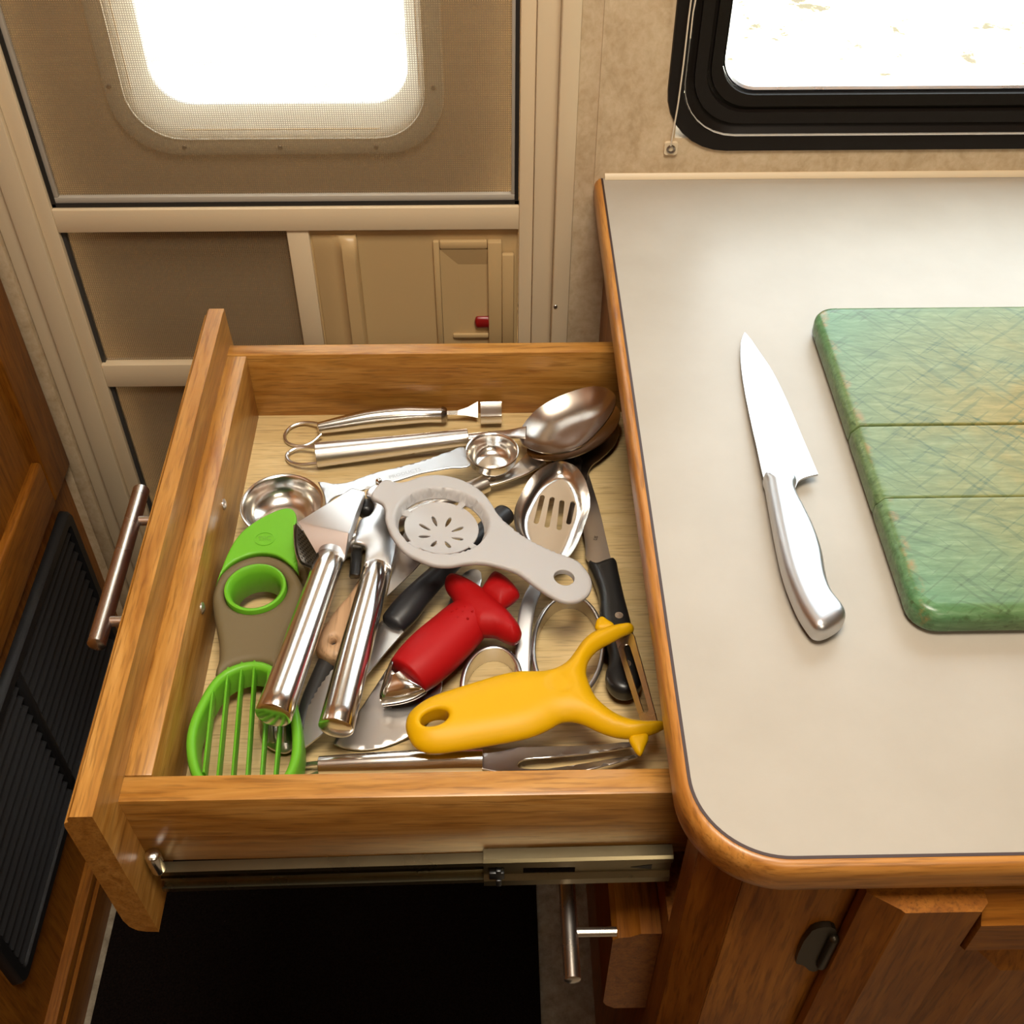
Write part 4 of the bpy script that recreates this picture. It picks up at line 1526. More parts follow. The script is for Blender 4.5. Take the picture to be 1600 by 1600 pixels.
# ---------- oval ring cutter and smaller ring cutter
def ring_cutter(nm, label, u, v, ru, rv, z0, z1, t_, m_, group):
    rt = root(nm, u, v, z0, label, 'cutter', group)
    p_ = Plane((u, v, z1))
    c_ = p_.loc(u, v)
    rx = abs(p_.loc(u + ru, v)[0] - c_[0])
    ry = abs(p_.loc(u, v - rv)[1] - c_[1])
    ang = math.radians(-6)
    vs, fs = [], []
    N_ = 64
    h = z1 - z0
    prof = [(0, -h), (0, -0.0012), (0.0012, -0.0002), (0.0006, 0.0008), (-0.0010, 0.0010), (-t_ - 0.0006, 0.0004), (-t_, -0.001), (-t_, -h)]
    for k in range(N_):
        a = 2 * math.pi * k / N_
        for (o, hh_) in prof:
            x, y = (rx + o) * math.cos(a), (ry + o) * math.sin(a)
            vs.append(p_.P(c_[0] + x * math.cos(ang) - y * math.sin(ang), c_[1] + x * math.sin(ang) + y * math.cos(ang), hh_))
    n = len(prof)
    for k in range(N_):
        l = (k + 1) % N_
        for i in range(n):
            j = (i + 1) % n
            fs.append((k * n + i, l * n + i, l * n + j, k * n + j))
    obj('ring', MB().add(vs, fs), m_, rt, smooth=60)
    return rt


ring_cutter('ring_cutter', 'tall oval steel ring cutter standing beside the black riveted knife handle', 888, 1008, 55, 78, ZB + 0.0002, -0.0885, 0.0010, steel_satin, None)
ring_cutter('ring_cutter', 'small steel ring cutter half hidden behind the yellow peeler handle', 768, 1066, 46, 56, ZB + 0.0002, -0.0870, 0.0010, steel_satin, None)

# ---------- black handled serrated knife
bk = root('serrated_knife', 660, 930, ZB, 'broad serrated steel knife with thick black handle between press and red huller', 'knife')
obj('handle', tube([(617, 972, -0.0840, 0.0085, 0.0070), (634, 953, -0.0830, 0.0092, 0.0076), (655, 928, -0.0820, 0.0080, 0.0072), (690, 893, -0.0825, 0.0068, 0.0066), (740, 846, -0.0835, 0.0066, 0.0062), (788, 804, -0.0850, 0.0074, 0.0064)], 5, ends=(4, 0.7)), black_rubber, bk)
bp = Plane((630, 985, -0.0850), (480, 1160, -0.0872), (520, 1046, -0.0862))
ol = [(604, 964), (584, 984), (563, 1005), (541, 1027), (522, 1046)]
se = []
A_, B_ = np.array([522, 1046.0]), np.array([484, 1104.0])
for k in range(14):
    t_ = k / 13
    q = A_ * (1 - t_) + B_ * t_
    se.append((q[0] - 3.0 * math.sin(math.pi * t_) - (1.6 if k % 2 else 0), q[1] - (1.0 if k % 2 else 0), 1))
ol = [(q[0], q[1], 1) for q in ol] + se + [(477, 1125), (474, 1146), (477, 1168, 1), (490, 1158), (506, 1145), (540, 1098), (576, 1051), (631, 988, 1)]
olc = smooth_closed(ol, 2)
obj('blade', pillow(bp, bp.locs(olc), spacing=0.003, **plate(0.0013, 0.0)), steel_worn, bk, smooth=30)

# ---------- pie server
ps_ = root('pie_server', 600, 1110, ZB, 'steel pie server with wide rounded blade in front of the press handles', 'server')
pp_ = Plane((560, 1160, -0.0975), (700, 1000, -0.0930), (600, 1160, -0.0975))
ol = smooth_closed([(604, 1046, 1), (582, 1080), (560, 1113), (538, 1142), (521, 1161), (530, 1167), (543, 1170.5), (564, 1172.5), (591, 1169.5), (619, 1161), (645, 1148), (668, 1128), (684, 1104), (690, 1080), (692, 1060), (700, 1035), (722, 985), (748, 925), (752, 895), (735, 890), (718, 905), (700, 945), (680, 985), (660, 1015), (635, 1030)], 3)
obj('blade', pillow(pp_, pp_.locs(ol), spacing=0.004, **plate(0.0013, 0.0005)), steel_worn, ps_, smooth=30)

# ---------- wooden handled knife and the pointed blade beside it
wk = root('wooden_handled_knife', 540, 975, ZB, 'pale wooden knife handle with a hole, between the two press handles', 'knife')
wp = Plane((515, 1020, -0.0890), (580, 890, -0.0890), (540, 1020, -0.0890))
ol = smooth_closed([(494, 1012), (497, 1024), (508, 1032), (524, 1036), (536, 1034), (545, 1022), (556, 995), (568, 960), (586, 920), (612, 880), (600, 862), (580, 882), (562, 910), (546, 936), (530, 954), (515, 974), (502, 994)], 4)
hc = wp.loc(522, 1009)
hole = np.array([hc + 0.0022 * np.array([0.75 * math.cos(a), math.sin(a)]) for a in np.linspace(0, 2 * math.pi, 13)[:-1]])
obj('handle', pillow(wp, wp.locs(ol), [hole], spacing=0.003, **plate(0.0130, 0.0042)), pale_wood, wk, smooth=50)
bd = root('pointed_knife', 650, 880, -0.085, 'narrow pointed steel blade sticking out from under the white egg separator', 'knife')
bq = Plane((605, 931, -0.0770), (660, 850, -0.0710), (640, 900, -0.0750))
ol = smooth_closed([(604.5, 932, 1), (609, 912), (616, 880), (624, 850), (640, 822), (668, 808), (690, 826), (672, 860), (650, 888), (626, 912)], 4)
obj('blade', pillow(bq, bq.locs(ol), spacing=0.003, **plate(0.0012, 0.0)), steel_worn, bd, smooth=30)

# ---------- dark rubber grip and ribbed steel end, low in the pile
og = root('rubber_grip_tool', 490, 1090, ZB, 'charcoal rubber grip lying low between the two press handles', 'utensil')
obj('grip', tube([(520, 1015, -0.0945, 0.0054), (500, 1060, -0.0945, 0.0055), (484, 1100, -0.0945, 0.0054), (472, 1138, -0.0955, 0.0038)], 5, ends=(4, 1.0)), charcoal_plastic, og)
rs = root('ribbed_tool', 435, 1150, ZB, 'ribbed steel tool end seen through the green avocado slicer bars', 'utensil')
rp = Plane((430, 1150, -0.0950))
ol = smooth_closed([(405, 1118), (404, 1140), (410, 1160), (428, 1173), (448, 1177), (462, 1166), (468, 1140), (466, 1110), (440, 1090), (415, 1098)], 4)
obj('shell', pillow(rp, rp.locs(ol), spacing=0.0022, **plate(0.0010, 0.0004, 0.005, 0.008, -0.005)), steel_satin, rs, smooth=50)
for uu in (414, 424, 434, 444):
    obj('rib', wire([(uu, 1104, -0.0893), (uu + 1, 1130, -0.0886), (uu + 3, 1160, -0.0905)], 0.0009, 4), steel_satin, rs)

# ---------- avocado slicer
av = root('avocado_slicer', 390, 1000, ZB, 'green and grey avocado slicer with pit hole and barred ring, left in drawer', 'slicer')
pa = Plane((400, 880, -0.0705), (400, 1160, -0.0720), (460, 900, -0.0705))
grip = smooth_closed([(336, 912), (345, 895), (368, 877), (400, 866.5), (430, 869), (452, 882), (466, 899), (473, 918), (471, 936), (463, 958), (452, 982), (443, 1005), (438, 1026), (434, 1040), (412, 1033), (386, 1032), (357, 1041), (338, 1056), (341, 1028), (341, 1003), (337, 980), (333, 958), (331, 932)], 4)
hc_ = pa.loc(399, 919)
HR = abs(pa.loc(449, 919)[0] - hc_[0])
hole = np.array([hc_ + (HR - 0.0005) * np.array([math.cos(a), math.sin(a)]) for a in np.linspace(0, 2 * math.pi, 41)[:-1]])
obj('grip', pillow(pa, pa.locs(grip), [hole], spacing=0.003, top=lambda d, q: 0.0005 - drop(d, 0.004), bot=lambda d, q: -0.022 + drop(d, 0.004), r=0.004), grey_grip, av, smooth=50)
gs = [(HR - 0.0006, 0.0002), (HR - 0.0010, 0.0012), (HR - 0.0022, 0.0015), (HR - 0.0034, 0.0006), (HR - 0.0046, -0.004), (HR - 0.0052, -0.0200), (HR - 0.0040, -0.0215), (HR - 0.0012, -0.0210)]
obj('pit_ring', lathe(pa, hc_[0], hc_[1], gs, 56), green_plastic, av, smooth=50)
blade = smooth_closed([(337, 915, 1), (345, 893), (354, 870), (366, 847), (381, 829), (400, 815), (420, 804), (440, 796), (453, 795), (461, 801), (463.5, 812), (461, 826), (460.5, 842), (463, 868), (467, 898, 1), (455, 884), (432, 868.5), (402, 865.5), (370, 876), (348, 894)], 4)
pb = Plane((400, 880, -0.0705), (440, 800, -0.0650), (360, 880, -0.0705))
obj('pitting_blade', pillow(pb, pb.locs(blade), spacing=0.003, top=lambda d, q: 0.001 - drop(d, 0.0012), bot=lambda d, q: -0.0040 + drop(d, 0.0012), r=0.0012), green_plastic, av, smooth=40)
lc2 = pb.loc(414, 843.5)
mb = MB()
el = [(0.0062 * math.cos(a), 0.0050 * math.sin(a)) for a in np.linspace(0, 2 * math.pi, 33)[:-1]]
vs, fs = [], []
for k, (x, y) in enumerate(el):
    for (o, h) in ((1.0, 0.0008), (1.0, 0.00135), (0.90, 0.00135), (0.90, 0.0008)):
        vs.append(pb.P(lc2[0] + x * o, lc2[1] + y * o, h))
for k in range(32):
    l = (k + 1) % 32
    for i in range(4):
        j = (i + 1) % 4
        fs.append((k * 4 + i, l * 4 + i, l * 4 + j, k * 4 + j))
obj('embossed_oval', mb.add(vs, fs), green_plastic, av, smooth=0)
obj('embossed_letters', text_mb(pb, 'TIIC', 414, 843.5, 0.08, 0.0046, 0.0014), mat('shadow_green_plastic', (0.10, 0.27, 0.02), 0.4), av, smooth=0)
# barred ring
ro = smooth_closed([(289, 1164), (293, 1132), (307, 1098), (330, 1061), (355, 1041), (386, 1031), (412, 1032), (432, 1042), (450, 1062), (462, 1090), (469, 1125), (471, 1164), (465, 1194), (450, 1222), (425, 1243), (390, 1251), (350, 1248), (315, 1232), (296, 1204)], 4)
rl = pa.locs(ro)
cen = rl.mean(0)
mb = MB()
vs, fs = [], []
nR = len(rl)
nx = np.roll(rl, -1, 0) - np.roll(rl, 1, 0)
nx = np.stack([-nx[:, 1], nx[:, 0]], 1)
nx /= np.linalg.norm(nx, axis=1)[:, None]
sgn = np.sign(((cen - rl) * nx).sum(1))[:, None]
nx *= sgn
pr_ = [(0.0, -0.0185), (0.0, -0.003), (0.0008, -0.0008), (0.0028, 0.0), (0.0046, -0.0008), (0.0054, -0.003), (0.0052, -0.0185)]
n = len(pr_)
for q, w_ in zip(rl, nx):
    for (o, h) in pr_:
        vs.append(pa.P(q[0] + w_[0] * o, q[1] + w_[1] * o, h))
for k in range(nR):
    l = (k + 1) % nR
    for i in range(n):
        j = (i + 1) % n
        fs.append((k * n + i, l * n + i, l * n + j, k * n + j))
obj('slicing_ring', mb.add(vs, fs), green_plastic, av, smooth=50)
inner_r = rl + nx * 0.0048
for (ut, vt, ub, vb) in ((334, 1086, 320.6, 1210), (356.5, 1067, 343, 1209), (378, 1059, 365.6, 1209), (398, 1057, 388, 1208), (421, 1058, 410.6, 1207), (444, 1070, 432, 1206)):
    ps3 = Plane((400, 880, -0.0760), (400, 1160, -0.0775), (460, 900, -0.0760))
    A_, B_ = ps3.loc(ut, vt), ps3.loc(ub, vb)
    d_ = (B_ - A_) / np.linalg.norm(B_ - A_)
    # stretch the bar to the ring at both ends
    def hit(p0, dr):
        t_ = 0
        while t_ < 0.08 and inside(inner_r, np.array([p0 + dr * t_]))[0]:
            t_ += 0.0005
        return p0 + dr * (t_ + 0.001)
    mid = (A_ + B_) / 2
    e0, e1 = hit(mid, -d_), hit(mid, d_)
    obj('bar', loft([ps3.P(e0[0], e0[1], -0.002), ps3.P(e0[0] + d_[0] * 0.002, e0[1] + d_[1] * 0.002, 0), ps3.P(e1[0], e1[1], 0)], [(0.0010, 0.0050)] * 3, nseg=12, power=2.6), green_plastic, av)

# ---------- garlic press
gp_ = root('garlic_press', 530, 950, -0.075, 'cast metal garlic press with two polished tube handles lying across the pile', 'press')
obj('handle', tube([(515.5, 873, -0.0590, 0.0083), (470, 1000, -0.0555, 0.0092), (427.5, 1117, -0.0530, 0.0098)], 4, nseg=40, ends=(3, 0.18)), steel_polish, gp_, smooth=50)
obj('handle', tube([(590, 888, -0.0690, 0.0083), (556, 1015, -0.0690, 0.0092), (525, 1137, -0.0700, 0.0096)], 4, nseg=40, ends=(3, 0.18)), steel_polish, gp_, smooth=50)
# head block: wedge shaped hood
T0 = [P3(464.5, 815, -0.0500), P3(546, 833, -0.0500), P3(571, 768, -0.0520), P3(550, 762.5, -0.0520)]
Bt = [P3(494, 866, -0.0610), P3(538.5, 879, -0.0600), P3(571, 778, -0.0640), P3(548, 770, -0.0640)]
obj('press_head', box8(Bt + T0), steel_cast, gp_, bevel=0.0006, seg=1, smooth=25)
obj('collar', tube([(518, 864, -0.0605, 0.0080, 0.0070), (515, 874, -0.0595, 0.0081, 0.0080)], 2, ends=(2, 0.2)), steel_cast, gp_)
pq = Plane((590, 880, -0.0640), (575, 770, -0.0600), (610, 860, -0.0640))
ol = smooth_closed([(568.5, 884, 1), (571.5, 862), (568, 854), (553, 850, 1), (558, 826), (564, 812), (578, 806), (585, 792), (580, 781), (572, 774), (577, 764), (590, 759), (603, 770), (612, 800), (618, 832), (621, 858), (616, 878), (611.5, 892, 1), (600, 884), (584, 881)], 4)
obj('lever_arm', pillow(pq, pq.locs(ol), spacing=0.003, **plate(0.0030, 0.0012, 0.0015, 0.012)), steel_cast, gp_, smooth=50)
obj('plunger', box8([P3(545, 905, -0.0790), P3(563, 905, -0.0790), P3(568, 853, -0.0790), P3(549, 850, -0.0790), P3(547, 897, -0.0690), P3(562, 899, -0.0690), P3(566, 856, -0.0690), P3(551, 853, -0.0690)]), black_plastic, gp_, bevel=0.0015)
obj('dark_opening_fill', tube([(572, 800, -0.0690, 0.0055, 0.0055), (574, 790, -0.0690, 0.0055, 0.0055)], 2, ends=(3, 0.6)), black_plastic, gp_)  # black body fills the arm opening, standing for the dark inside it
obj('hinge_pin', tube([(592, 757, -0.0640, 0.0021), (592, 752, -0.0585, 0.0021)], 2, nseg=14, ends=(3, 1.0), up=(0, 1, 0)), steel_polish, gp_)
# perforated basket below the hood
bkp = Plane((468, 822, -0.0580), (492, 880, -0.0660), (500, 850, -0.0720))
ol = smooth_closed([(462, 818, 1), (497, 862, 1), (497, 884), (484, 884), (470, 876), (463, 850)], 4)
bl_ = bkp.locs(ol)
mn_, mx_ = bl_.min(0), bl_.max(0)
holes = []
for i in range(9):
    for j in range(13):
        q = np.array([mn_[0] + (i + 0.5 * (j % 2)) * 0.0026 + 0.001, mn_[1] + j * 0.0023 + 0.001])
        if inside(bl_, q[None])[0] and segdist(q[None], [bl_])[0] > 0.0014:
            holes.append(np.array([q + 0.00075 * np.array([math.cos(a), math.sin(a)]) for a in np.linspace(0, 2 * math.pi, 7)[:-1]]))
obj('perforated_basket', pillow(bkp, bl_, holes, spacing=0.0035, top=lambda d, q: d * 0 + 0.0004, bot=lambda d, q: d * 0 - 0.0004, r=0), sieve_metal, gp_, smooth=0)
obj('bright_hole_backing', pillow(bkp, bl_, spacing=0.0035, top=lambda d, q: d * 0 - 0.0012, bot=lambda d, q: d * 0 - 0.0018, r=0), steel_satin, gp_, smooth=0)  # plate added behind the holes so they show as bright dots

# ---------- egg separator
eg = root('egg_separator', 740, 840, -0.07, 'ivory plastic egg separator with slotted cup and holed handle, on top of the pile', 'separator')
pe = Plane((600, 770, -0.0460), (690, 880, -0.0475), (900, 915, -0.0560))
ol = smooth_closed([(580.5, 774), (583, 769), (589, 761), (596, 754), (605, 751), (621, 755.5), (638, 753), (656, 746.5), (680, 743.5), (705, 746.5), (730, 755), (754, 771), (769, 790), (779, 806), (803, 828), (837, 850), (876, 867), (902, 878), (918, 895), (925, 914), (919, 931), (900, 942), (878, 941), (856, 930), (834, 915), (808, 896), (779, 886), (753, 881), (727, 882), (703, 886), (676, 884), (652, 875), (632, 864), (616, 845), (607, 828), (602, 812), (602, 800), (598, 789), (588, 783), (581.5, 779)], 4)
c_ = pe.loc(691, 815)
Rx = abs(pe.loc(766, 815)[0] - pe.loc(617, 815)[0]) / 2
hcx = pe.loc(881, 905)
hr = abs(pe.loc(897, 905)[0] - hcx[0])
holes = [np.array([hcx + hr * np.array([math.cos(a), 1.02 * math.sin(a)]) for a in np.linspace(0, 2 * math.pi, 29)[:-1]])]


def arc_slot(a0, a1, r0, r1, n=14):
    A_ = np.radians(np.linspace(a0, a1, n))
    return np.array([c_ + Rx * r0 * np.array([math.cos(t_), math.sin(t_)]) for t_ in A_] + [c_ + Rx * r1 * np.array([math.cos(t_), math.sin(t_)]) for t_ in A_[::-1]])


holes += [arc_slot(66, 148, 0.785, 0.905), arc_slot(-32, 56, 0.785, 0.905), arc_slot(160, 216, 0.785, 0.905), arc_slot(236, 318, 0.785, 0.905)]
cup = c_ + np.array([0.0, -0.001])
for k in range(8):
    a = math.radians(22.5 + 45 * k)
    d_ = np.array([math.cos(a), math.sin(a)])
    n_ = np.array([-d_[1], d_[0]])
    pts = []
    for t_ in np.linspace(0, 2 * math.pi, 13)[:-1]:
        u__ = math.cos(t_)
        wv_ = 0.00115 * math.sin(t_) * (1.0 + 0.35 * u__)
        pts.append(cup + d_ * (Rx * 0.375 + u__ * Rx * 0.135) + n_ * wv_)
    holes.append(np.array(pts))


def egg_h(q):
    rr = np.sqrt(((q - c_) ** 2).sum(1)) / Rx
    def sm(a, b2, x):
        t_ = np.clip((x - a) / (b2 - a), 0, 1)
        return t_ * t_ * (3 - 2 * t_)
    return -0.0062 * (1 - sm(0.91, 1.00, rr)) - 0.0050 * (1 - np.clip(rr / 0.77, 0, 1) ** 2) * (rr < 0.77)


egl = pe.locs(ol)
obj('separator_body', pillow(pe, egl, holes, spacing=0.0019, r=0.0007,
    top=lambda d, q: 0.0016 - drop(segdist(q, [egl]), 0.0016) - drop(d, 0.0004) * (segdist(q, [egl]) > 0.003) + egg_h(q),
    bot=lambda d, q: -0.0020 + 0.0025 * np.clip((1.06 - np.sqrt(((q - c_) ** 2).sum(1)) / Rx) / 0.12, 0, 1) + drop(segdist(q, [egl]), 0.0012) + egg_h(q)), white_plastic, eg, smooth=60)

# ---------- strawberry huller
hu = root('strawberry_huller', 700, 990, -0.09, 'red plastic strawberry huller with winged collar, plunger knob and steel claws', 'huller')
obj('barrel', tube([(638, 1056, -0.0815, 0.0136, 0.0125), (655, 1040, -0.0812, 0.0156, 0.0134), (680, 1017, -0.0808, 0.0164, 0.0138), (706, 993, -0.0800, 0.0158, 0.0132), (730, 970, -0.0790, 0.0146, 0.0122), (750, 951, -0.0785, 0.0110, 0.0100)], 5, nseg=40, ends=(4, 0.22)), red_plastic, hu, smooth=70)
wpl = Plane((700, 905, -0.0765), (812, 1000, -0.0765), (720, 960, -0.0770))
ol = smooth_closed([(695, 911), (700, 903.5), (712, 902), (730, 908), (752, 921), (778, 942), (803, 968), (815, 988), (812, 999), (802, 1004), (788, 1000.5), (772, 993), (758, 992), (744, 990), (726, 975), (712, 955), (708, 940), (704, 931), (697, 922)], 4)
obj('winged_collar', pillow(wpl, wpl.locs(ol), spacing=0.0020, **inflate(0.0100, 1.0)), red_plastic, hu, smooth=70)
pk2 = Plane((755, 935, -0.0740), (790, 915, -0.0730), (800, 945, -0.0740))
ol = smooth_closed([(748, 928, 1), (760, 910), (768, 898.5), (776, 896), (791, 904), (806, 919), (812, 930), (807, 937), (792, 948), (780, 955, 1)], 4)
obj('plunger_knob', pillow(pk2, pk2.locs(ol), spacing=0.0025, **inflate(0.0085, 0.9)), red_plastic, hu, smooth=70)
pc = Plane((612, 1035, -0.0810), (660, 1081, -0.0810), (596, 1099, -0.0880))
hol = smooth_closed([(624, 1036), (638, 1050), (630, 1057), (622, 1062), (617.5, 1061), (618.5, 1053)], 3)
ol = smooth_closed([(615, 1028, 1), (607, 1045), (600, 1067), (594, 1089), (595.5, 1100, 1), (621, 1097), (645, 1090), (664, 1079, 1), (652, 1058), (636, 1042)], 4)
def claw(sgn):
    def f(d, q):
        return sgn
    return f
cl = pc.locs(ol)
obj('claw', pillow(pc, cl, [pc.locs(hol)], spacing=0.0022, r=0.0004,
    top=lambda d, q: 0.0085 * np.sqrt(np.clip(1 - (1 - np.clip(segdist(q, [cl]) / 0.010, 0, 1)) ** 2, 0, 1)),
    bot=lambda d, q: 0.0085 * np.sqrt(np.clip(1 - (1 - np.clip(segdist(q, [cl]) / 0.010, 0, 1)) ** 2, 0, 1)) - 0.0009), steel_polish, hu, smooth=60)
obj('claw', pillow(pc, cl, spacing=0.003, r=0.0004,
    top=lambda d, q: -0.0030 - 0.004 * np.clip(d / 0.010, 0, 1), bot=lambda d, q: -0.0038 - 0.004 * np.clip(d / 0.010, 0, 1)), steel_dark, hu, smooth=60)
mb = MB()
for (uu, vv) in ((706, 955), (714, 952), (727, 948), (723, 956), (738, 955), (715, 965), (731, 966)):
    dz_ = Plane((uu, vv, -0.0672))
    lathe(dz_, *dz_.loc(uu, vv), [(0.0001, 0.0008), (0.0005, 0.0006), (0.0008, 0.0), (0.0007, -0.0020), (0.0001, -0.0020)], 10, mb=mb)
obj('grip_dots', mb, red_plastic, hu, smooth=60)

# ---------- yellow Y peeler
yp = root('peeler', 800, 1090, -0.09, 'yellow plastic Y shaped peeler with swivel steel blade, front of the drawer', 'peeler')
py = Plane((660, 1140, -0.0700), (880, 1090, -0.0680), (1000, 1150, -0.0685))
ol = smooth_closed([(634, 1136), (638, 1119), (650, 1106), (672, 1092), (705, 1080), (740, 1069), (780, 1057), (812, 1051), (832, 1051), (852, 1050), (870, 1045), (886, 1035), (898, 1020), (910, 1003), (924, 991), (940, 984), (958, 979), (972, 976.5), (984, 976), (990.5, 981), (988, 988), (971, 995.5), (956, 1004), (937, 1014), (924.5, 1026), (918, 1038), (916, 1053), (919, 1065), (925, 1080), (933, 1093), (947, 1106), (964, 1117.5), (982, 1124.5), (1003, 1127.8), (1032, 1128.5), (1041, 1133), (1033, 1141), (1014, 1149), (990, 1154), (964, 1152.5), (938, 1144.5), (911, 1132), (894, 1128), (877, 1129.5), (858, 1140), (832, 1151), (806, 1157.5), (770, 1164), (720, 1172.5), (690, 1176.5), (668, 1176), (650, 1169), (640, 1156)], 4)
hcx = py.loc(680, 1131)
ux = py.loc(702, 1124) - hcx
vx = py.loc(685, 1143) - hcx
hole = np.array([hcx + ux * math.cos(a) * 0.98 + vx * math.sin(a) * 0.98 for a in np.linspace(0, 2 * math.pi, 33)[:-1]])
dm = py.loc(875, 1076)
drr = abs(py.loc(896, 1076)[0] - dm[0])
yl = py.locs(ol)


def ytop(d, q):
    do = segdist(q, [yl])
    R = 0.0150
    h = 0.56 * np.sqrt(np.maximum(R * R - (R - np.clip(do, 0, R)) ** 2, 0))
    dh = segdist(q, [hole])
    h = h - drop(np.clip(dh, 0, 0.0028), 0.0028) * 1.0
    rr = np.sqrt(((q - dm) ** 2).sum(1)) / drr
    h = h - 0.0016 * np.clip((1 - rr) / 0.22, 0, 1)
    return h


def ybot(d, q):
    do = segdist(q, [yl])
    R = 0.0095
    return -0.50 * np.sqrt(np.maximum(R * R - (R - np.clip(do, 0, R)) ** 2, 0)) - 0.0002


obj('handle', pillow(py, yl, [hole], spacing=0.0024, r=0.0030, top=ytop, bot=ybot), yellow_plastic, yp, smooth=70)
for pts in ([(931, 984), (931.5, 971), (936, 966), (942, 964.5), (949, 969), (960, 979), (948, 986)], [(983, 1152), (990, 1171), (997, 1180), (1002, 1180.5), (1008, 1168), (1013, 1150), (1000, 1146)]):
    ol_ = smooth_closed(pts, 4)
    obj('gouge_tip', pillow(py, py.locs(ol_), spacing=0.0022, **inflate(0.0030, 0.9)), yellow_plastic, yp, smooth=70)
pbz = Plane((975, 1000, -0.0695), (1010, 1120, -0.0695), (990, 1000, -0.0655))
bo = [(961, 996, 1), (972, 990), (986, 989), (991, 993, 1), (1008, 1055, 1), (1027, 1126, 1), (1020, 1131), (1008, 1131), (1001.5, 1126, 1), (980, 1060, 1)]
so_ = [(975, 1014), (977.5, 1008), (983, 1008), (986, 1013), (1001, 1062), (1014, 1108), (1013, 1113), (1008.5, 1114), (1005, 1110), (990, 1062)]
obj('swivel_blade', pillow(pbz, pbz.locs(smooth_closed(bo, 3)), [pbz.locs(smooth_closed(so_, 3))], spacing=0.0025, **plate(0.0011, 0.0)), steel_satin, yp, smooth=30)

# ---------- two pronged fork along the front of the drawer
fk = root('carving_fork', 740, 1190, ZB, 'steel two pronged fork with tube handle along the near side of the drawer', 'fork')
obj('handle', tube([(499, 1196, -0.0910, 0.0050, 0.0050), (600, 1192, -0.0900, 0.0060, 0.0062), (700, 1188.5, -0.0895, 0.0062, 0.0066), (754, 1188, -0.0895, 0.0062, 0.0066)], 5, ends=(2, 0.15)), steel_polish, fk)
obj('hanging_loop', wire([(502, 1192, -0.0915), (478, 1195, -0.0940), (462, 1203, -0.0955), (464, 1212, -0.0958), (480, 1214, -0.0948), (502, 1206, -0.0920)], 0.0013), steel_satin, fk)
pf_ = Plane((760, 1185, -0.0915), (1000, 1172, -0.0920), (860, 1205, -0.0880))
ol = smooth_closed([(752, 1178, 1), (780, 1175), (810, 1168.5), (850, 1167), (885, 1166.5), (946, 1163), (981, 1160.5), (989, 1163), (987, 1167.5), (937, 1176), (868, 1183.5), (824, 1187), (812, 1191), (809, 1196), (812, 1201), (850, 1202), (900, 1195.5), (940, 1189), (990, 1180.5), (997, 1180), (995, 1184), (940, 1199), (880, 1212), (820, 1216), (780, 1208), (752, 1202, 1)], 4)
obj('prongs', pillow(pf_, pf_.locs(ol), spacing=0.003, **plate(0.0014, 0.0005)), steel_worn, fk, smooth=30)

# ================================================================ ON THE COUNTER
ck = root('chef_knife', 1230, 760, 0.0, 'steel chef knife with curved metal handle lying on the cream counter', 'knife')
kb = Plane((1163, 521, 0.0018), (1262, 745, 0.0072), (1193, 745, 0.0072))
bl = smooth_closed([(1163.5, 520.5, 1), (1172, 530), (1183, 546), (1207, 582), (1231, 631), (1252, 681), (1267, 716), (1278, 742, 1), (1259, 746.5), (1247, 753), (1240, 766), (1215, 768), (1196, 752), (1192, 744), (1183, 703), (1173, 659), (1161.5, 600), (1157, 560), (1158, 535)], 4)
obj('blade', pillow(kb, kb.locs(bl), spacing=0.004, **plate(0.0014, 0.0)), steel_brush, ck, smooth=30)
kh = Plane((1200, 760, 0.0078), (1290, 985, 0.0080), (1300, 960, 0.0080))
ol = smooth_closed([(1193.5, 746), (1205, 748), (1228, 750), (1243, 753), (1241.5, 769), (1247, 783), (1256, 800), (1272, 834), (1283, 868), (1290, 908), (1299, 932), (1313, 950), (1319.5, 963), (1318, 974), (1306, 985), (1287, 994), (1272, 992), (1262, 982), (1245, 954), (1225, 903), (1212.5, 851), (1201, 789), (1196, 760)], 4)
khl = kh.locs(ol)
obj('handle', pillow(kh, khl, spacing=0.0030, **plate(0.0142, 0.0052)), steel_brush, ck, smooth=45)

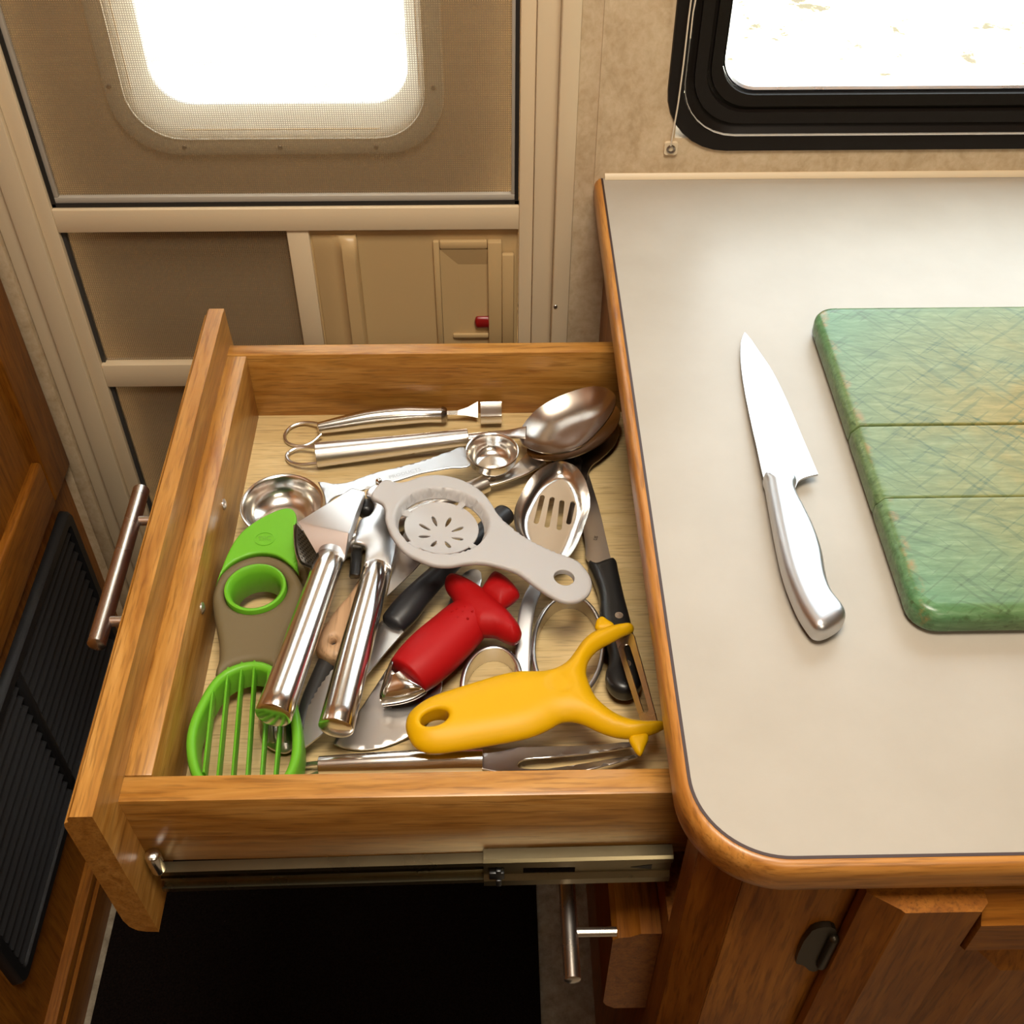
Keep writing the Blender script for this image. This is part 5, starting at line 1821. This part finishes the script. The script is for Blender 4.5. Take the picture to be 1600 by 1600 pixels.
cbd = root('cutting_board', 1480, 730, 0.0, 'worn green painted wooden cutting board of three planks on the counter', 'cutting board')
TB = 0.0165
pz = Plane((1480, 730, 0.0))
bx0, bx1, by0, by1 = 0.1185, 0.46, -0.0745, 0.1795
o_ = pz.o
def LB(x, y):
    return np.array([x - o_[0], y - o_[1]])
br = 0.014
bo = []
for cx, cy, s0 in ((bx1 - br, by1 - br, 0), (bx0 + br, by1 - br, 90), (bx0 + br, by0 + br, 180), (bx1 - br, by0 + br, 270)):
    for k in range(9):
        a = math.radians(s0 + 90 * k / 8)
        bo.append(LB(cx + br * math.cos(a), cy + br * math.sin(a)))
bo = np.array(bo)
ya, yb2 = atz(1340, 665, TB)[1], atz(1383, 778, TB)[1]


def clip_poly(P_, ylo, yhi):
    out_ = []
    n = len(P_)
    for lim, keep in ((ylo, 1), (yhi, -1)):
        out_ = []
        n = len(P_)
        for i in range(n):
            a, b2 = P_[i], P_[(i + 1) % n]
            ia, ib = (a[1] - lim) * keep >= 0, (b2[1] - lim) * keep >= 0
            if ia:
                out_.append(a)
            if ia != ib:
                t_ = (lim - a[1]) / (b2[1] - a[1])
                out_.append(a + (b2 - a) * t_)
        P_ = np.array(out_)
    return P_


def densify(P_, st=0.004):
    out_ = []
    for a, b2 in zip(P_, np.roll(P_, -1, 0)):
        L_ = np.linalg.norm(b2 - a)
        if L_ < 1e-6:
            continue
        k_ = max(1, int(L_ / st))
        for i in range(k_):
            out_.append(a + (b2 - a) * i / k_)
    return np.array(out_)


for (lo, hi) in ((ya + 0.0007 - o_[1], 9), (yb2 + 0.0003 - o_[1], ya - 0.0006 - o_[1]), (-9, yb2 - 0.00015 - o_[1])):
    Pk = densify(clip_poly(bo, lo, hi))
    pk_ob = obj('plank', pillow(pz, Pk, spacing=0.008, r=0.0055,
        top=lambda d, q: TB - drop(segdist(q, [bo]) + 1e-6, 0.0055) * 0.95 - drop(np.clip(d, 0, 0.0006), 0.0006) * 0.8,
        bot=lambda d, q: 0.0004 + drop(segdist(q, [bo]), 0.0055) * 0.8), board_green, cbd, smooth=50)
